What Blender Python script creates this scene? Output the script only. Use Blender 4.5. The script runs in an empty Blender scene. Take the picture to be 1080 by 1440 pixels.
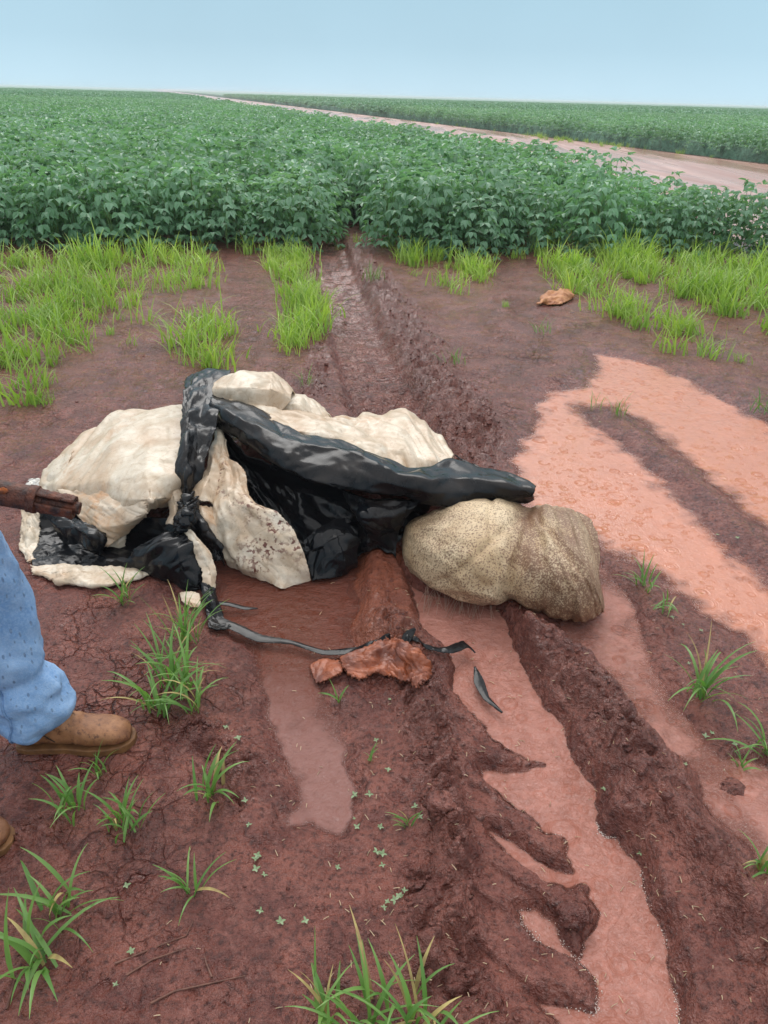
import bpy, math, random, time
import numpy as np
from mathutils import Vector, Matrix
T0 = time.time()
S = bpy.context.scene
COL = S.collection
R = random.Random(7)

# ------------------------------------------------------------------ camera
F, CX, CY, HC = 1082.0, 540.0, 720.0, 1.5          # focal length in photo pixels, centre, camera height
ROLL, PITCH = math.atan(30/1080), math.atan(584.8/1082)
Rv = Vector((1, 0, 0))
Fv = Vector((0, math.cos(PITCH), -math.sin(PITCH)))
Uv = Vector((0, math.sin(PITCH), math.cos(PITCH)))
cx_ = Rv*math.cos(ROLL) + Uv*math.sin(ROLL)
cy_ = -Rv*math.sin(ROLL) + Uv*math.cos(ROLL)
cam = bpy.data.cameras.new('camera')
cam.sensor_fit = 'VERTICAL'; cam.sensor_height = 24; cam.lens = F/1440*24
cam.clip_start = 0.05; cam.clip_end = 9000
camo = bpy.data.objects.new('camera', cam); COL.objects.link(camo)
m = Matrix((cx_, cy_, -Fv)).transposed().to_4x4(); m.translation = Vector((0, 0, HC))
camo.matrix_world = m
S.camera = camo

# ------------------------------------------------------------------ light: wet overcast day
SUN_EL, SUN_AZ = math.radians(47), math.radians(352)
w = bpy.data.worlds.new('World'); S.world = w; w.use_nodes = True
nt = w.node_tree; nt.nodes.clear()
out = nt.nodes.new('ShaderNodeOutputWorld')
sky = nt.nodes.new('ShaderNodeTexSky'); sky.sky_type = 'NISHITA'; sky.sun_disc = False
sky.sun_elevation = SUN_EL; sky.sun_rotation = SUN_AZ; sky.air_density = 1.0; sky.dust_density = 1.0
bg1 = nt.nodes.new('ShaderNodeBackground'); bg1.inputs[1].default_value = 0.05
nt.links.new(sky.outputs[0], bg1.inputs[0])
tc = nt.nodes.new('ShaderNodeTexCoord'); sp = nt.nodes.new('ShaderNodeSeparateXYZ')
nt.links.new(tc.outputs['Generated'], sp.inputs[0])
ramp = nt.nodes.new('ShaderNodeValToRGB')
nt.links.new(sp.outputs[2], ramp.inputs[0])
cr = ramp.color_ramp
cr.elements[0].position = 0.0; cr.elements[0].color = (0.56, 0.79, 0.93, 1)
cr.elements[1].position = 1.0; cr.elements[1].color = (1.38, 1.38, 1.38, 1)
for p_, c_ in ((0.05, (0.46, 0.68, 0.82, 1)), (0.16, (0.39, 0.61, 0.74, 1)), (0.40, (0.95, 1.02, 1.08, 1))):
    e = cr.elements.new(p_); e.color = c_
cl = nt.nodes.new('ShaderNodeTexNoise'); cl.inputs['Scale'].default_value = 2.2; cl.inputs['Detail'].default_value = 4
nt.links.new(tc.outputs['Generated'], cl.inputs[0])
mr = nt.nodes.new('ShaderNodeMapRange'); mr.inputs[1].default_value = .3; mr.inputs[2].default_value = .7
mr.inputs[3].default_value = .93; mr.inputs[4].default_value = 1.07
nt.links.new(cl.outputs[0], mr.inputs[0])
mul = nt.nodes.new('ShaderNodeVectorMath'); mul.operation = 'SCALE'
nt.links.new(ramp.outputs[0], mul.inputs[0]); nt.links.new(mr.outputs[0], mul.inputs['Scale'])
bg2 = nt.nodes.new('ShaderNodeBackground'); bg2.inputs[1].default_value = 1.0
nt.links.new(mul.outputs[0], bg2.inputs[0])
mx = nt.nodes.new('ShaderNodeMixShader'); mx.inputs[0].default_value = 0.94
nt.links.new(bg1.outputs[0], mx.inputs[1]); nt.links.new(bg2.outputs[0], mx.inputs[2])
nt.links.new(mx.outputs[0], out.inputs[0])
sl = bpy.data.lights.new('sun', 'SUN'); sl.energy = 1.5; sl.angle = math.radians(36); sl.color = (1, .97, .93)
so = bpy.data.objects.new('sun', sl); COL.objects.link(so)
sd_ = Vector((math.sin(SUN_AZ)*math.cos(SUN_EL), math.cos(SUN_AZ)*math.cos(SUN_EL), math.sin(SUN_EL)))
so.rotation_euler = sd_.to_track_quat('Z', 'Y').to_euler()
S.view_settings.view_transform = 'Standard'; S.view_settings.look = 'None'
S.view_settings.exposure = 0.12; S.view_settings.gamma = 1
S.cycles.max_bounces = 6; S.cycles.transparent_max_bounces = 8
S.cycles.use_denoising = True

# ------------------------------------------------------------------ helpers
def P(px, py, z=0.0):
    """the point at height z that the photo shows at this pixel"""
    dx, dy = px-CX, CY-py
    d = Rv*(dx*math.cos(ROLL)-dy*math.sin(ROLL)) + Uv*(dx*math.sin(ROLL)+dy*math.cos(ROLL)) + Fv*F
    t = (z-HC)/d.z
    return Vector((d.x*t, d.y*t, z))
W = lambda x, y, z=0.0: Vector((x, y, z))

def tag(o, label=None, cat=None, group=None, kind=None):
    if label: o['label'] = label
    if cat: o['category'] = cat
    if group: o['group'] = group
    if kind: o['kind'] = kind
    return o
def empty(name, loc, label, cat, group=None, rz=0):
    o = bpy.data.objects.new(name, None); COL.objects.link(o); o.location = loc; o.rotation_euler = (0, 0, rz)
    o.empty_display_size = .1
    return tag(o, label, cat, group)
def mesh_obj(name, verts, faces, mats, parent=None, smooth=True, mi=None, world=False):
    me = bpy.data.meshes.new(name)
    v = np.asarray(verts, dtype=np.float32)
    if isinstance(faces, np.ndarray):
        n, k = faces.shape
        me.vertices.add(len(v)); me.vertices.foreach_set('co', v.ravel())
        me.loops.add(n*k); me.loops.foreach_set('vertex_index', faces.astype(np.int32).ravel())
        me.polygons.add(n); me.polygons.foreach_set('loop_start', np.arange(0, n*k, k, dtype=np.int32))
        me.update(calc_edges=True)
    else:
        me.from_pydata(v.tolist(), [], faces)
    for m_ in (mats if isinstance(mats, (list, tuple)) else [mats]): me.materials.append(m_)
    if mi is not None: me.polygons.foreach_set('material_index', np.asarray(mi, dtype=np.int32))
    if smooth: me.polygons.foreach_set('use_smooth', np.ones(len(me.polygons), dtype=bool))
    me.update()
    o = bpy.data.objects.new(name, me); COL.objects.link(o)
    if parent is not None:
        o.parent = parent
        if world: o.matrix_parent_inverse = Matrix.Translation(-parent.location)
    return o
def fattr(o, name, arr):
    a = o.data.attributes.new(name, 'FLOAT', 'POINT'); a.data.foreach_set('value', np.asarray(arr, dtype=np.float32).ravel())

# numpy gradient noise, about -1..1
_rs = np.random.RandomState(3)
_perm = _rs.permutation(4096).astype(np.int64); _ga = _rs.rand(4096)*2*np.pi
_gx, _gy = np.cos(_ga), np.sin(_ga)
def pn(x, y, seed=0):
    x = np.asarray(x, dtype=np.float64)+seed*17.31+500; y = np.asarray(y, dtype=np.float64)+seed*9.77+500
    xi = np.floor(x).astype(np.int64); yi = np.floor(y).astype(np.int64); fx = x-xi; fy = y-yi
    u = fx*fx*fx*(fx*(fx*6-15)+10); v = fy*fy*fy*(fy*(fy*6-15)+10)
    def g(a, b, dx, dy):
        h = _perm[(_perm[(xi+a) & 4095]+yi+b) & 4095]
        return _gx[h]*dx+_gy[h]*dy
    a = g(0, 0, fx, fy); b = g(1, 0, fx-1, fy); c = g(0, 1, fx, fy-1); d = g(1, 1, fx-1, fy-1)
    return 1.5*((a*(1-u)+b*u)*(1-v)+(c*(1-u)+d*u)*v)
def fbm(x, y, f=1., o=4, seed=0, gain=.5):
    r = 0; a = 1; t = 0
    for i in range(o):
        r = r+a*pn(x*f, y*f, seed+i); t += a; a *= gain; f *= 2.03
    return r/t
def facet(x, y, cell, seed=0, warp=.35):
    """piecewise flat random relief, like crumpled sheet or broken clods, about -1..1"""
    x = np.asarray(x)/cell; y = np.asarray(y)/cell
    wx_, wy_ = pn(x*.6, y*.6, seed+61), pn(x*.6, y*.6, seed+62); x = x+warp*wx_+seed*3.7+900; y = y+warp*wy_+seed*5.1+900
    xi = np.floor(x).astype(np.int64); yi = np.floor(y).astype(np.int64); fx = x-xi; fy = y-yi
    hsh = lambda a, b: _perm[(_perm[(xi+a) & 4095]+yi+b) & 4095]/2048.-1
    h00, h10, h01, h11 = hsh(0, 0), hsh(1, 0), hsh(0, 1), hsh(1, 1); dg = (_perm[(xi*7+yi*13) & 4095] & 1) == 0
    A_ = np.where(fx+fy < 1, h00+(h10-h00)*fx+(h01-h00)*fy, h11+(h01-h11)*(1-fx)+(h10-h11)*(1-fy))
    B_ = np.where(fx > fy, h00+(h10-h00)*fx+(h11-h10)*fy, h00+(h11-h01)*fx+(h01-h00)*fy)
    return np.where(dg, A_, B_)
def ss(a, b, x):
    t = np.clip((x-a)/(b-a), 0, 1); return t*t*(3-2*t)
def sdist(poly, X, Y):
    """signed distance to a polygon in metres, negative inside"""
    px = np.array([p[0] for p in poly]); py = np.array([p[1] for p in poly])
    mnx, mxx, mny, mxy = px.min()-.4, px.max()+.4, py.min()-.4, py.max()+.4
    out = np.full(X.shape, 1.0); m_ = (X > mnx) & (X < mxx) & (Y > mny) & (Y < mxy)
    x = X[m_]; y = Y[m_]; d = np.full(x.shape, 9.); ins = np.zeros(x.shape, bool)
    n = len(px)
    for i in range(n):
        ax, ay, bx, by = px[i], py[i], px[(i+1) % n], py[(i+1) % n]
        ex, ey = bx-ax, by-ay; L = ex*ex+ey*ey+1e-12
        t = np.clip(((x-ax)*ex+(y-ay)*ey)/L, 0, 1)
        d = np.minimum(d, np.hypot(x-ax-t*ex, y-ay-t*ey))
        c = ((ay > y) != (by > y)) & (x < ex*(y-ay)/(ey if abs(ey) > 1e-9 else 1e-9)+ax)
        ins ^= c
    out[m_] = np.where(ins, -d, d); return out
def pline(pts, X, Y, reach=.8):
    """distance, arc length and side offset from a polyline"""
    px = np.array([p[0] for p in pts]); py = np.array([p[1] for p in pts])
    D = np.full(X.shape, 9.); A = np.zeros(X.shape); O = np.zeros(X.shape)
    m_ = (X > px.min()-reach) & (X < px.max()+reach) & (Y > py.min()-reach) & (Y < py.max()+reach)
    x = X[m_]; y = Y[m_]; d = np.full(x.shape, 9.); a = np.zeros(x.shape); o = np.zeros(x.shape); s0 = 0
    for i in range(len(px)-1):
        ex, ey = px[i+1]-px[i], py[i+1]-py[i]; L = math.hypot(ex, ey)
        t = np.clip(((x-px[i])*ex+(y-py[i])*ey)/(L*L), 0, 1)
        dd = np.hypot(x-px[i]-t*ex, y-py[i]-t*ey); k = dd < d
        side = ((x-px[i])*ey-(y-py[i])*ex)/L
        d = np.where(k, dd, d); a = np.where(k, s0+t*L, a); o = np.where(k, side, o); s0 += L
    D[m_] = d; A[m_] = a; O[m_] = o
    return D, A, O
def PX(l, z=0.): return [P(a, b, z) for a, b in l]

# ------------------------------------------------------------------ materials
def mat(name):
    m_ = bpy.data.materials.new(name); m_.use_nodes = True
    t = m_.node_tree; b = t.nodes['Principled BSDF']
    return m_, t, b
def N(t, kind, **kw):
    n = t.nodes.new(kind)
    for k, v in kw.items():
        if k[0] == 'i' and k[1:].isdigit(): n.inputs[int(k[1:])].default_value = v
        elif k.startswith('in_'): n.inputs[k[3:]].default_value = v
        else: setattr(n, k, v)
    return n
def noise(t, vec, scale, detail=4, rough=.55, dist=0):
    n = N(t, 'ShaderNodeTexNoise', in_Scale=scale, in_Detail=detail, in_Roughness=rough, in_Distortion=dist)
    if vec is not None: t.links.new(vec, n.inputs[0])
    return n.outputs[0]
def rng(t, v, a, b, c=0., d=1.):
    n = N(t, 'ShaderNodeMapRange', i1=a, i2=b, i3=c, i4=d); t.links.new(v, n.inputs[0]); return n.outputs[0]
def mixc(t, f, a, b, mode='MIX'):
    n = N(t, 'ShaderNodeMix', data_type='RGBA', blend_type=mode)
    for s, v in ((0, f), (6, a), (7, b)):
        if isinstance(v, bpy.types.NodeSocket): t.links.new(v, n.inputs[s])
        else: n.inputs[s].default_value = v if s == 0 else (*v, 1)
    return n.outputs[2]
def mth(t, op, a, b=0., c=0.):
    n = N(t, 'ShaderNodeMath', operation=op)
    for i, v in enumerate((a, b, c)):
        if isinstance(v, bpy.types.NodeSocket): t.links.new(v, n.inputs[i])
        else: n.inputs[i].default_value = v
    return n.outputs[0]
def bump(t, h, strength=.5, dist=.01, prev=None):
    n = N(t, 'ShaderNodeBump', in_Strength=strength, in_Distance=dist)
    t.links.new(h, n.inputs['Height'])
    if prev is not None: t.links.new(prev, n.inputs['Normal'])
    return n.outputs[0]
def attr(t, name):
    n = N(t, 'ShaderNodeAttribute', attribute_name=name); return n.outputs['Fac']
def pos(t): return N(t, 'ShaderNodeNewGeometry').outputs['Position']
def objc(t): return N(t, 'ShaderNodeTexCoord').outputs['Object']
def voro(t, vec, scale, feature='F1', out='Distance', rnd=1.):
    n = N(t, 'ShaderNodeTexVoronoi', feature=feature, in_Scale=scale, in_Randomness=rnd)
    t.links.new(vec, n.inputs[0]); return n.outputs[out]

def make_mud():
    m_, t, b = mat('wet_red_mud'); L = t.links; p = pos(t)
    big = noise(t, p, 1.3, 3); mid = noise(t, p, 9, 5, .6); fine = noise(t, p, 70, 4, .65); grit = noise(t, p, 320, 2, .7)
    c = mixc(t, rng(t, big, .35, .65), (.112, .032, .024), (.175, .052, .039))
    c = mixc(t, rng(t, mid, .40, .62), c, (.255, .088, .064))
    c = mixc(t, rng(t, noise(t, p, 3.2, 4, .65), .50, .66, 0, .65), c, (.088, .024, .018))
    c = mixc(t, rng(t, fine, .48, .66, 0, .85), c, (.050, .014, .011))
    c = mixc(t, rng(t, noise(t, p, 30, 5, .7), .52, .66, 0, .6), c, (.28, .11, .085))
    c = mixc(t, rng(t, grit, .62, .8, 0, .45), c, (.30, .13, .095))
    c = mixc(t, mth(t, 'MULTIPLY', attr(t, 'orange'), rng(t, mid, .3, .6, .55, 1)), c, (.34, .095, .042))
    c = mixc(t, mth(t, 'MULTIPLY', attr(t, 'crumb'), rng(t, fine, .35, .6, .2, .75)), c, (.105, .030, .020))
    L.new(c, b.inputs['Base Color'])
    wet = attr(t, 'wet')
    film = rng(t, noise(t, p, 4.5, 4, .6), .42, .56)
    r = mth(t, 'SUBTRACT', rng(t, fine, .3, .7, .30, .56), mth(t, 'MULTIPLY', mth(t, 'MAXIMUM', wet, mth(t, 'MULTIPLY', film, .75)), .46))
    L.new(mth(t, 'MAXIMUM', r, .07), b.inputs['Roughness'])
    b.inputs['Specular IOR Level'].default_value = .5
    # cracks: thin, broken, only where the mud dried a little before the rain
    wv = N(t, 'ShaderNodeVectorMath', operation='ADD'); L.new(p, wv.inputs[0])
    nz = N(t, 'ShaderNodeTexNoise', in_Scale=14, in_Detail=3); L.new(p, nz.inputs[0])
    sc_ = N(t, 'ShaderNodeVectorMath', operation='SCALE'); sc_.inputs['Scale'].default_value = .06
    L.new(nz.outputs['Color'], sc_.inputs[0]); L.new(sc_.outputs[0], wv.inputs[1])
    e1 = voro(t, wv.outputs[0], 9, 'DISTANCE_TO_EDGE')
    e2 = voro(t, wv.outputs[0], 24, 'DISTANCE_TO_EDGE')
    k1 = rng(t, e1, .0, .035, -1, 0); k2 = rng(t, e2, 0, .06, -.5, 0)
    cm = mth(t, 'MULTIPLY', rng(t, noise(t, p, 2.3, 3), .46, .62), attr(t, 'crack'))
    ck = mth(t, 'MULTIPLY', mth(t, 'ADD', k1, k2), cm)
    h = mth(t, 'ADD', mth(t, 'MULTIPLY', fine, .9), mth(t, 'MULTIPLY', grit, .16))
    h = mth(t, 'ADD', h, mth(t, 'MULTIPLY', noise(t, p, 26, 4, .6), 1.2))
    h = mth(t, 'ADD', h, mth(t, 'MULTIPLY', ck, 1.2))
    L.new(bump(t, h, 1., .016), b.inputs['Normal'])
    return m_
MUD = make_mud()

def make_water(name, shallow, deep, ring=1., rough=.06, flow=0., wave=1., fade=.006, sky_sheen=None, curl=None, calm=1.):
    m_, t, b = mat(name); L = t.links; p = pos(t)
    d = attr(t, 'depth'); n1 = noise(t, p, 5, 4, .6, .6); n2 = noise(t, p, 45, 3, .6)
    dd = mth(t, 'ADD', d, mth(t, 'MULTIPLY', mth(t, 'SUBTRACT', n1, .5), .012))
    c = mixc(t, rng(t, dd, .001, .014), shallow, deep)
    if sky_sheen: c = mixc(t, attr(t, 'sky_sheen'), c, sky_sheen)  # pale grey pink: the sky's reflection put into the water colour
    c2 = tuple(min(1, v*1.18) for v in deep)
    if not sky_sheen: c = mixc(t, rng(t, n1, .45, .7, 0, .6), c, c2)
    c = mixc(t, rng(t, n2, .52, .75, 0, .35*calm), c, tuple(v*.70 for v in deep))
    sw = noise(t, p, 14, 6, .72, 1.4); c = mixc(t, rng(t, sw, .50, .64, 0, .45*calm), c, tuple(min(1, v*1.25) for v in deep)) if not sky_sheen else c
    c = mixc(t, rng(t, sw, .48, .36, 0, .45*calm), c, shallow) if not sky_sheen else c
    if curl:
        q1 = noise(t, p, 11, 4, .6, 2.6); q2 = noise(t, p, 27, 3, .6, 2.)
        ln = mth(t, 'MAXIMUM', rng(t, mth(t, 'ABSOLUTE', mth(t, 'SUBTRACT', q1, .5)), .0, .045, 1, 0), mth(t, 'MULTIPLY', rng(t, mth(t, 'ABSOLUTE', mth(t, 'SUBTRACT', q2, .5)), .0, .05, 1, 0), .7))
        ln = mth(t, 'MULTIPLY', ln, rng(t, noise(t, p, 3.1, 3), .40, .56))
        c = mixc(t, mth(t, 'MULTIPLY', ln, .75), c, curl); c = mixc(t, rng(t, q1, .58, .70, 0, .5), c, tuple(min(1, v*1.35) for v in deep))
    L.new(c, b.inputs['Base Color'])
    b.inputs['Roughness'].default_value = rough; b.inputs['IOR'].default_value = 1.33
    # film thinner than a millimetre lets the mud show through
    L.new(rng(t, dd, -.0005, fade), b.inputs['Alpha'])
    h = None
    for sc, sd, fr in ((16., 0., 62.), (27., 3.3, 46.), (9., 7.1, 80.)):
        v = N(t, 'ShaderNodeTexVoronoi', in_Scale=sc); mp = N(t, 'ShaderNodeMapping'); mp.inputs[1].default_value = (sd, sd*.7, 0)
        L.new(p, mp.inputs[0]); L.new(mp.outputs[0], v.inputs[0])
        dist = v.outputs['Distance']
        sep = N(t, 'ShaderNodeSeparateColor'); L.new(v.outputs['Color'], sep.inputs[0])
        r0 = rng(t, sep.outputs[0], 0, 1, .08, .38)
        x = mth(t, 'SUBTRACT', dist, r0)
        env = mth(t, 'POWER', 2.718, mth(t, 'MULTIPLY', mth(t, 'MULTIPLY', x, x), -260.))
        wv = mth(t, 'MULTIPLY', mth(t, 'SINE', mth(t, 'MULTIPLY', x, fr)), env)
        wv = mth(t, 'MULTIPLY', wv, rng(t, sep.outputs[1], .25, .9, 0, 1))
        h = wv if h is None else mth(t, 'ADD', h, wv)
    h = mth(t, 'MULTIPLY', h, .5*ring)
    mpf = N(t, 'ShaderNodeMapping'); mpf.inputs[2].default_value = (0, 0, math.radians(-25)); mpf.inputs[3].default_value = (1, 1.0 if not flow else 1.5, 1)
    L.new(p, mpf.inputs[0])
    h = mth(t, 'ADD', h, mth(t, 'MULTIPLY', noise(t, mpf.outputs[0], 26, 4, .65, .4), (1.5 if flow else .8)*wave))
    h = mth(t, 'ADD', h, mth(t, 'MULTIPLY', noise(t, p, 110, 3, .7, .5), .55*calm))
    L.new(bump(t, h, .16, .006), b.inputs['Normal']); L.new(bump(t, h, 1., .013), b.inputs['Coat Normal'])
    b.inputs['Specular IOR Level'].default_value = .0; b.inputs['Coat Weight'].default_value = 1.; b.inputs['Coat IOR'].default_value = 1.75; b.inputs['Coat Roughness'].default_value = rough
    return m_
WATER_SALMON = make_water('salmon_puddle_water', (.27, .10, .075), (.49, .178, .100), .8, .05, fade=.013, wave=.35, calm=.35)
WATER_PINK = make_water('pink_brown_rut_water', (.24, .09, .065), (.36, .145, .108), .8, .03, flow=1, fade=.009, curl=(.25, .085, .055))
WATER_DARK = make_water('dark_red_brown_water', (.13, .036, .022), (.115, .029, .014), .5, .03, flow=1, wave=1.1, sky_sheen=(.24, .11, .092))  # last colour paints the sky's reflection on the near sheet
WATER_DARK.node_tree.nodes['Principled BSDF'].inputs['Coat IOR'].default_value = 1.5
WATER_FILM = make_water('grey_pink_water_film', (.20, .09, .075), (.27, .135, .12), .6, .03, flow=1, wave=1., fade=.003)  # grey pink base holds reflected sky as colour

def simple(name, col, rough=.6, col2=None, scale=8, bmp=0., bscale=40, bdist=.004, spec=.5, subs=0, coat=0):
    m_, t, b = mat(name); p = objc(t)
    if col2: t.links.new(mixc(t, rng(t, noise(t, p, scale, 5, .6), .38, .64), col, col2), b.inputs['Base Color'])
    else: b.inputs['Base Color'].default_value = (*col, 1)
    b.inputs['Roughness'].default_value = rough; b.inputs['Specular IOR Level'].default_value = spec
    if bmp: t.links.new(bump(t, noise(t, p, bscale, 4, .6), bmp, bdist), b.inputs['Normal'])
    b.inputs['Coat Weight'].default_value = coat
    return m_
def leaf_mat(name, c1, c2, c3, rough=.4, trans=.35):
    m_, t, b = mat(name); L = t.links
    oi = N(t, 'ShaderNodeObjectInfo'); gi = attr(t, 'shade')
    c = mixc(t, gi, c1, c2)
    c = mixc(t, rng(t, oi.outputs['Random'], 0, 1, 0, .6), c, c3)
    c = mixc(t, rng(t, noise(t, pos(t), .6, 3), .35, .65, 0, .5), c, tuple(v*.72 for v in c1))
    L.new(c, b.inputs['Base Color']); b.inputs['Roughness'].default_value = rough
    b.inputs['Specular IOR Level'].default_value = .45
    tr = N(t, 'ShaderNodeBsdfTranslucent'); mixn = N(t, 'ShaderNodeMixShader', i0=trans)
    bright = mixc(t, 1., c, (1.3, 1.5, .7), 'MULTIPLY'); L.new(bright, tr.inputs[0])
    o = t.nodes['Material Output']; L.new(b.outputs[0], mixn.inputs[1]); L.new(tr.outputs[0], mixn.inputs[2]); L.new(mixn.outputs[0], o.inputs[0])
    return m_
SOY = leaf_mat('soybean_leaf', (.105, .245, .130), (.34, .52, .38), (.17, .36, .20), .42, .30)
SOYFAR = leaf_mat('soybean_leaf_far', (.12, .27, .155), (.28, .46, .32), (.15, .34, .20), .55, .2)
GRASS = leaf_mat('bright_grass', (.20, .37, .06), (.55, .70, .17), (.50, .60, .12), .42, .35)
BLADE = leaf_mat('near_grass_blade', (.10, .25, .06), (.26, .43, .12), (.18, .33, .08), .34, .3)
SEED = leaf_mat('seedling_leaf', (.20, .30, .15), (.36, .46, .28), (.26, .34, .18), .4, .2)
STEM = simple('plant_stem', (.12, .20, .06), .6)
DRY = simple('dry_grass_blade', (.42, .34, .12), .6, (.30, .20, .08), 30)
STRAW = simple('wet_straw', (.52, .38, .24), .6)
CANOPY = simple('soybean_canopy_underlayer', (.012, .045, .018), .9, (.02, .07, .03), 3)

def make_tarp_white(name, dirt, seed=0.):
    m_, t, b = mat(name); L = t.links
    mp = N(t, 'ShaderNodeMapping'); mp.inputs[1].default_value = (seed, seed*1.3, seed*.7); L.new(pos(t), mp.inputs[0]); p = mp.outputs[0]
    big = noise(t, p, 4.5, 5, .65, .5); mid = noise(t, p, 17, 5, .7, .8); sp1 = noise(t, p, 60, 3, .6)
    c = mixc(t, rng(t, mid, .35, .7), (.72, .635, .52), (.55, .445, .32))
    c = mixc(t, rng(t, big, .44-.06*dirt, .62, 0, .72), c, (.46, .31, .19))
    c = mixc(t, mth(t, 'MULTIPLY', rng(t, noise(t, p, 2.6, 2), .55-.07*dirt, .66), rng(t, mid, .42, .6, 0, .8)), c, (.50, .26, .12))
    c = mixc(t, rng(t, noise(t, p, 48, 4, .75), .60, .68, 0, .35+.3*min(dirt, 1)), c, (.30, .17, .10))
    if dirt > 1: c = mixc(t, mth(t, 'MULTIPLY', rng(t, noise(t, p, 5.3, 3, .6), .48, .57), rng(t, sp1, .52, .585)), c, (.12, .032, .020))
    ce = voro(t, p, 13, 'DISTANCE_TO_EDGE'); c = mixc(t, mth(t, 'MULTIPLY', rng(t, ce, 0, .045, .5, 0), rng(t, mid, .4, .6)), c, (.38, .27, .18))
    c = mixc(t, rng(t, noise(t, p, 130, 2), .70, .74, 0, .8), c, (.16, .07, .05))
    L.new(c, b.inputs['Base Color']); b.inputs['Roughness'].default_value = .42
    wr = voro(t, p, 11, 'F1'); wr2 = voro(t, p, 27, 'SMOOTH_F1')
    h = mth(t, 'ADD', mth(t, 'MULTIPLY', wr, .9), mth(t, 'MULTIPLY', wr2, .5))
    h = mth(t, 'ADD', h, mth(t, 'MULTIPLY', noise(t, p, 35, 3, .5, .6), .35))
    L.new(bump(t, h, .35, .010), b.inputs['Normal'])
    return m_
TWHITE = make_tarp_white('white_tarp_plastic', .0)
TDIRTY = make_tarp_white('mud_stained_tarp_plastic', .75, 3.1); TSTAIN = make_tarp_white('mud_splashed_tarp_plastic', 1.05, 3.1)
def make_black(name, dusty):
    m_, t, b = mat(name); L = t.links; p = pos(t)
    c = mixc(t, rng(t, noise(t, p, 9, 5, .65), .42, .75, 0, dusty), (.005, .006, .008), (.030, .024, .021))
    L.new(c, b.inputs['Base Color'])
    L.new(rng(t, noise(t, p, 12, 4), .3, .7, .17, .24+.12*dusty), b.inputs['Roughness'])
    h = mth(t, 'ADD', mth(t, 'MULTIPLY', voro(t, p, 9, 'F1'), .8), noise(t, p, 26, 3, .5, 1.))
    L.new(bump(t, h, .14, .008), b.inputs['Normal']); b.inputs['Specular IOR Level'].default_value = .26
    return m_
TBLACK = make_black('black_tarp_plastic', .25); TBLACKD = make_black('muddy_black_tarp_plastic', .8)

def make_sack():
    m_, t, b = mat('muddy_woven_sack'); L = t.links; p = objc(t)
    c = mixc(t, rng(t, noise(t, p, 5, 5, .6), .4, .65), (.74, .58, .38), (.53, .37, .21))
    spk = noise(t, p, 165, 3, .72); blot = noise(t, p, 11, 4, .6)
    heavy = attr(t, 'mud')
    th = mth(t, 'SUBTRACT', mth(t, 'SUBTRACT', .615, mth(t, 'MULTIPLY', blot, .16)), mth(t, 'MULTIPLY', heavy, .15))
    k = mth(t, 'MULTIPLY', mth(t, 'SUBTRACT', spk, th), 22.)
    n = N(t, 'ShaderNodeClamp'); L.new(k, n.inputs[0])
    c = mixc(t, mth(t, 'MULTIPLY', n.outputs[0], .78), c, (.12, .048, .026))
    c = mixc(t, mth(t, 'MULTIPLY', heavy, .55), c, (.19, .075, .038))
    L.new(c, b.inputs['Base Color']); b.inputs['Roughness'].default_value = .45
    mp = N(t, 'ShaderNodeMapping'); mp.inputs[3].default_value = (260, 260, 260); L.new(p, mp.inputs[0])
    wv = N(t, 'ShaderNodeTexWave', in_Scale=1.0); L.new(mp.outputs[0], wv.inputs[0])
    h = mth(t, 'ADD', mth(t, 'MULTIPLY', spk, .7), mth(t, 'MULTIPLY', noise(t, p, 25, 4, .6, 1.2), .9))
    h = mth(t, 'ADD', h, mth(t, 'MULTIPLY', wv.outputs[1], .04))
    L.new(bump(t, h, .6, .008), b.inputs['Normal'])
    return m_
SACK = make_sack()
def make_denim():
    m_, t, b = mat('wet_spotted_denim'); L = t.links; p = objc(t)
    c = mixc(t, rng(t, noise(t, p, 9, 4, .6), .35, .65), (.16, .31, .56), (.32, .49, .74))
    mp = N(t, 'ShaderNodeMapping'); mp.inputs[3].default_value = (1, 1, .42); L.new(p, mp.inputs[0])
    v = N(t, 'ShaderNodeTexVoronoi', in_Scale=78); L.new(mp.outputs[0], v.inputs[0])
    sep = N(t, 'ShaderNodeSeparateColor'); L.new(v.outputs['Color'], sep.inputs[0])
    drop = mth(t, 'MULTIPLY', rng(t, v.outputs['Distance'], .20, .26, 1, 0), rng(t, sep.outputs[0], .38, .40))
    c = mixc(t, mth(t, 'MULTIPLY', drop, .65), c, (.085, .14, .24))
    c = mixc(t, rng(t, noise(t, p, 160, 2), .45, .6, 0, .25), c, (.45, .6, .8))
    L.new(c, b.inputs['Base Color']); b.inputs['Roughness'].default_value = .8
    L.new(bump(t, mth(t, 'ADD', noise(t, p, 400, 2), mth(t, 'MULTIPLY', noise(t, p, 18, 3, .5, 1.), 3.)), .5, .004), b.inputs['Normal'])
    return m_
DENIM = make_denim()
SEAM = simple('denim_seam', (.10, .19, .36), .8, (.22, .36, .58), 60)
def make_suede():
    m_, t, b = mat('wet_tan_suede'); L = t.links; p = objc(t)
    c = mixc(t, rng(t, noise(t, p, 22, 5, .7), .38, .62), (.22, .088, .034), (.36, .165, .072))
    c = mixc(t, rng(t, noise(t, p, 70, 4, .7), .55, .66, 0, .9), c, (.10, .035, .016))
    c = mixc(t, rng(t, noise(t, p, 9, 3, .6), .52, .66, 0, .6), c, (.15, .055, .028))
    L.new(c, b.inputs['Base Color']); b.inputs['Roughness'].default_value = .6
    L.new(bump(t, noise(t, p, 90, 4, .7), .5, .004), b.inputs['Normal'])
    return m_
SUEDE = make_suede()
SOLE = simple('tan_boot_sole', (.22, .10, .035), .65, (.13, .055, .02), 40, .3, 90)
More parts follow.
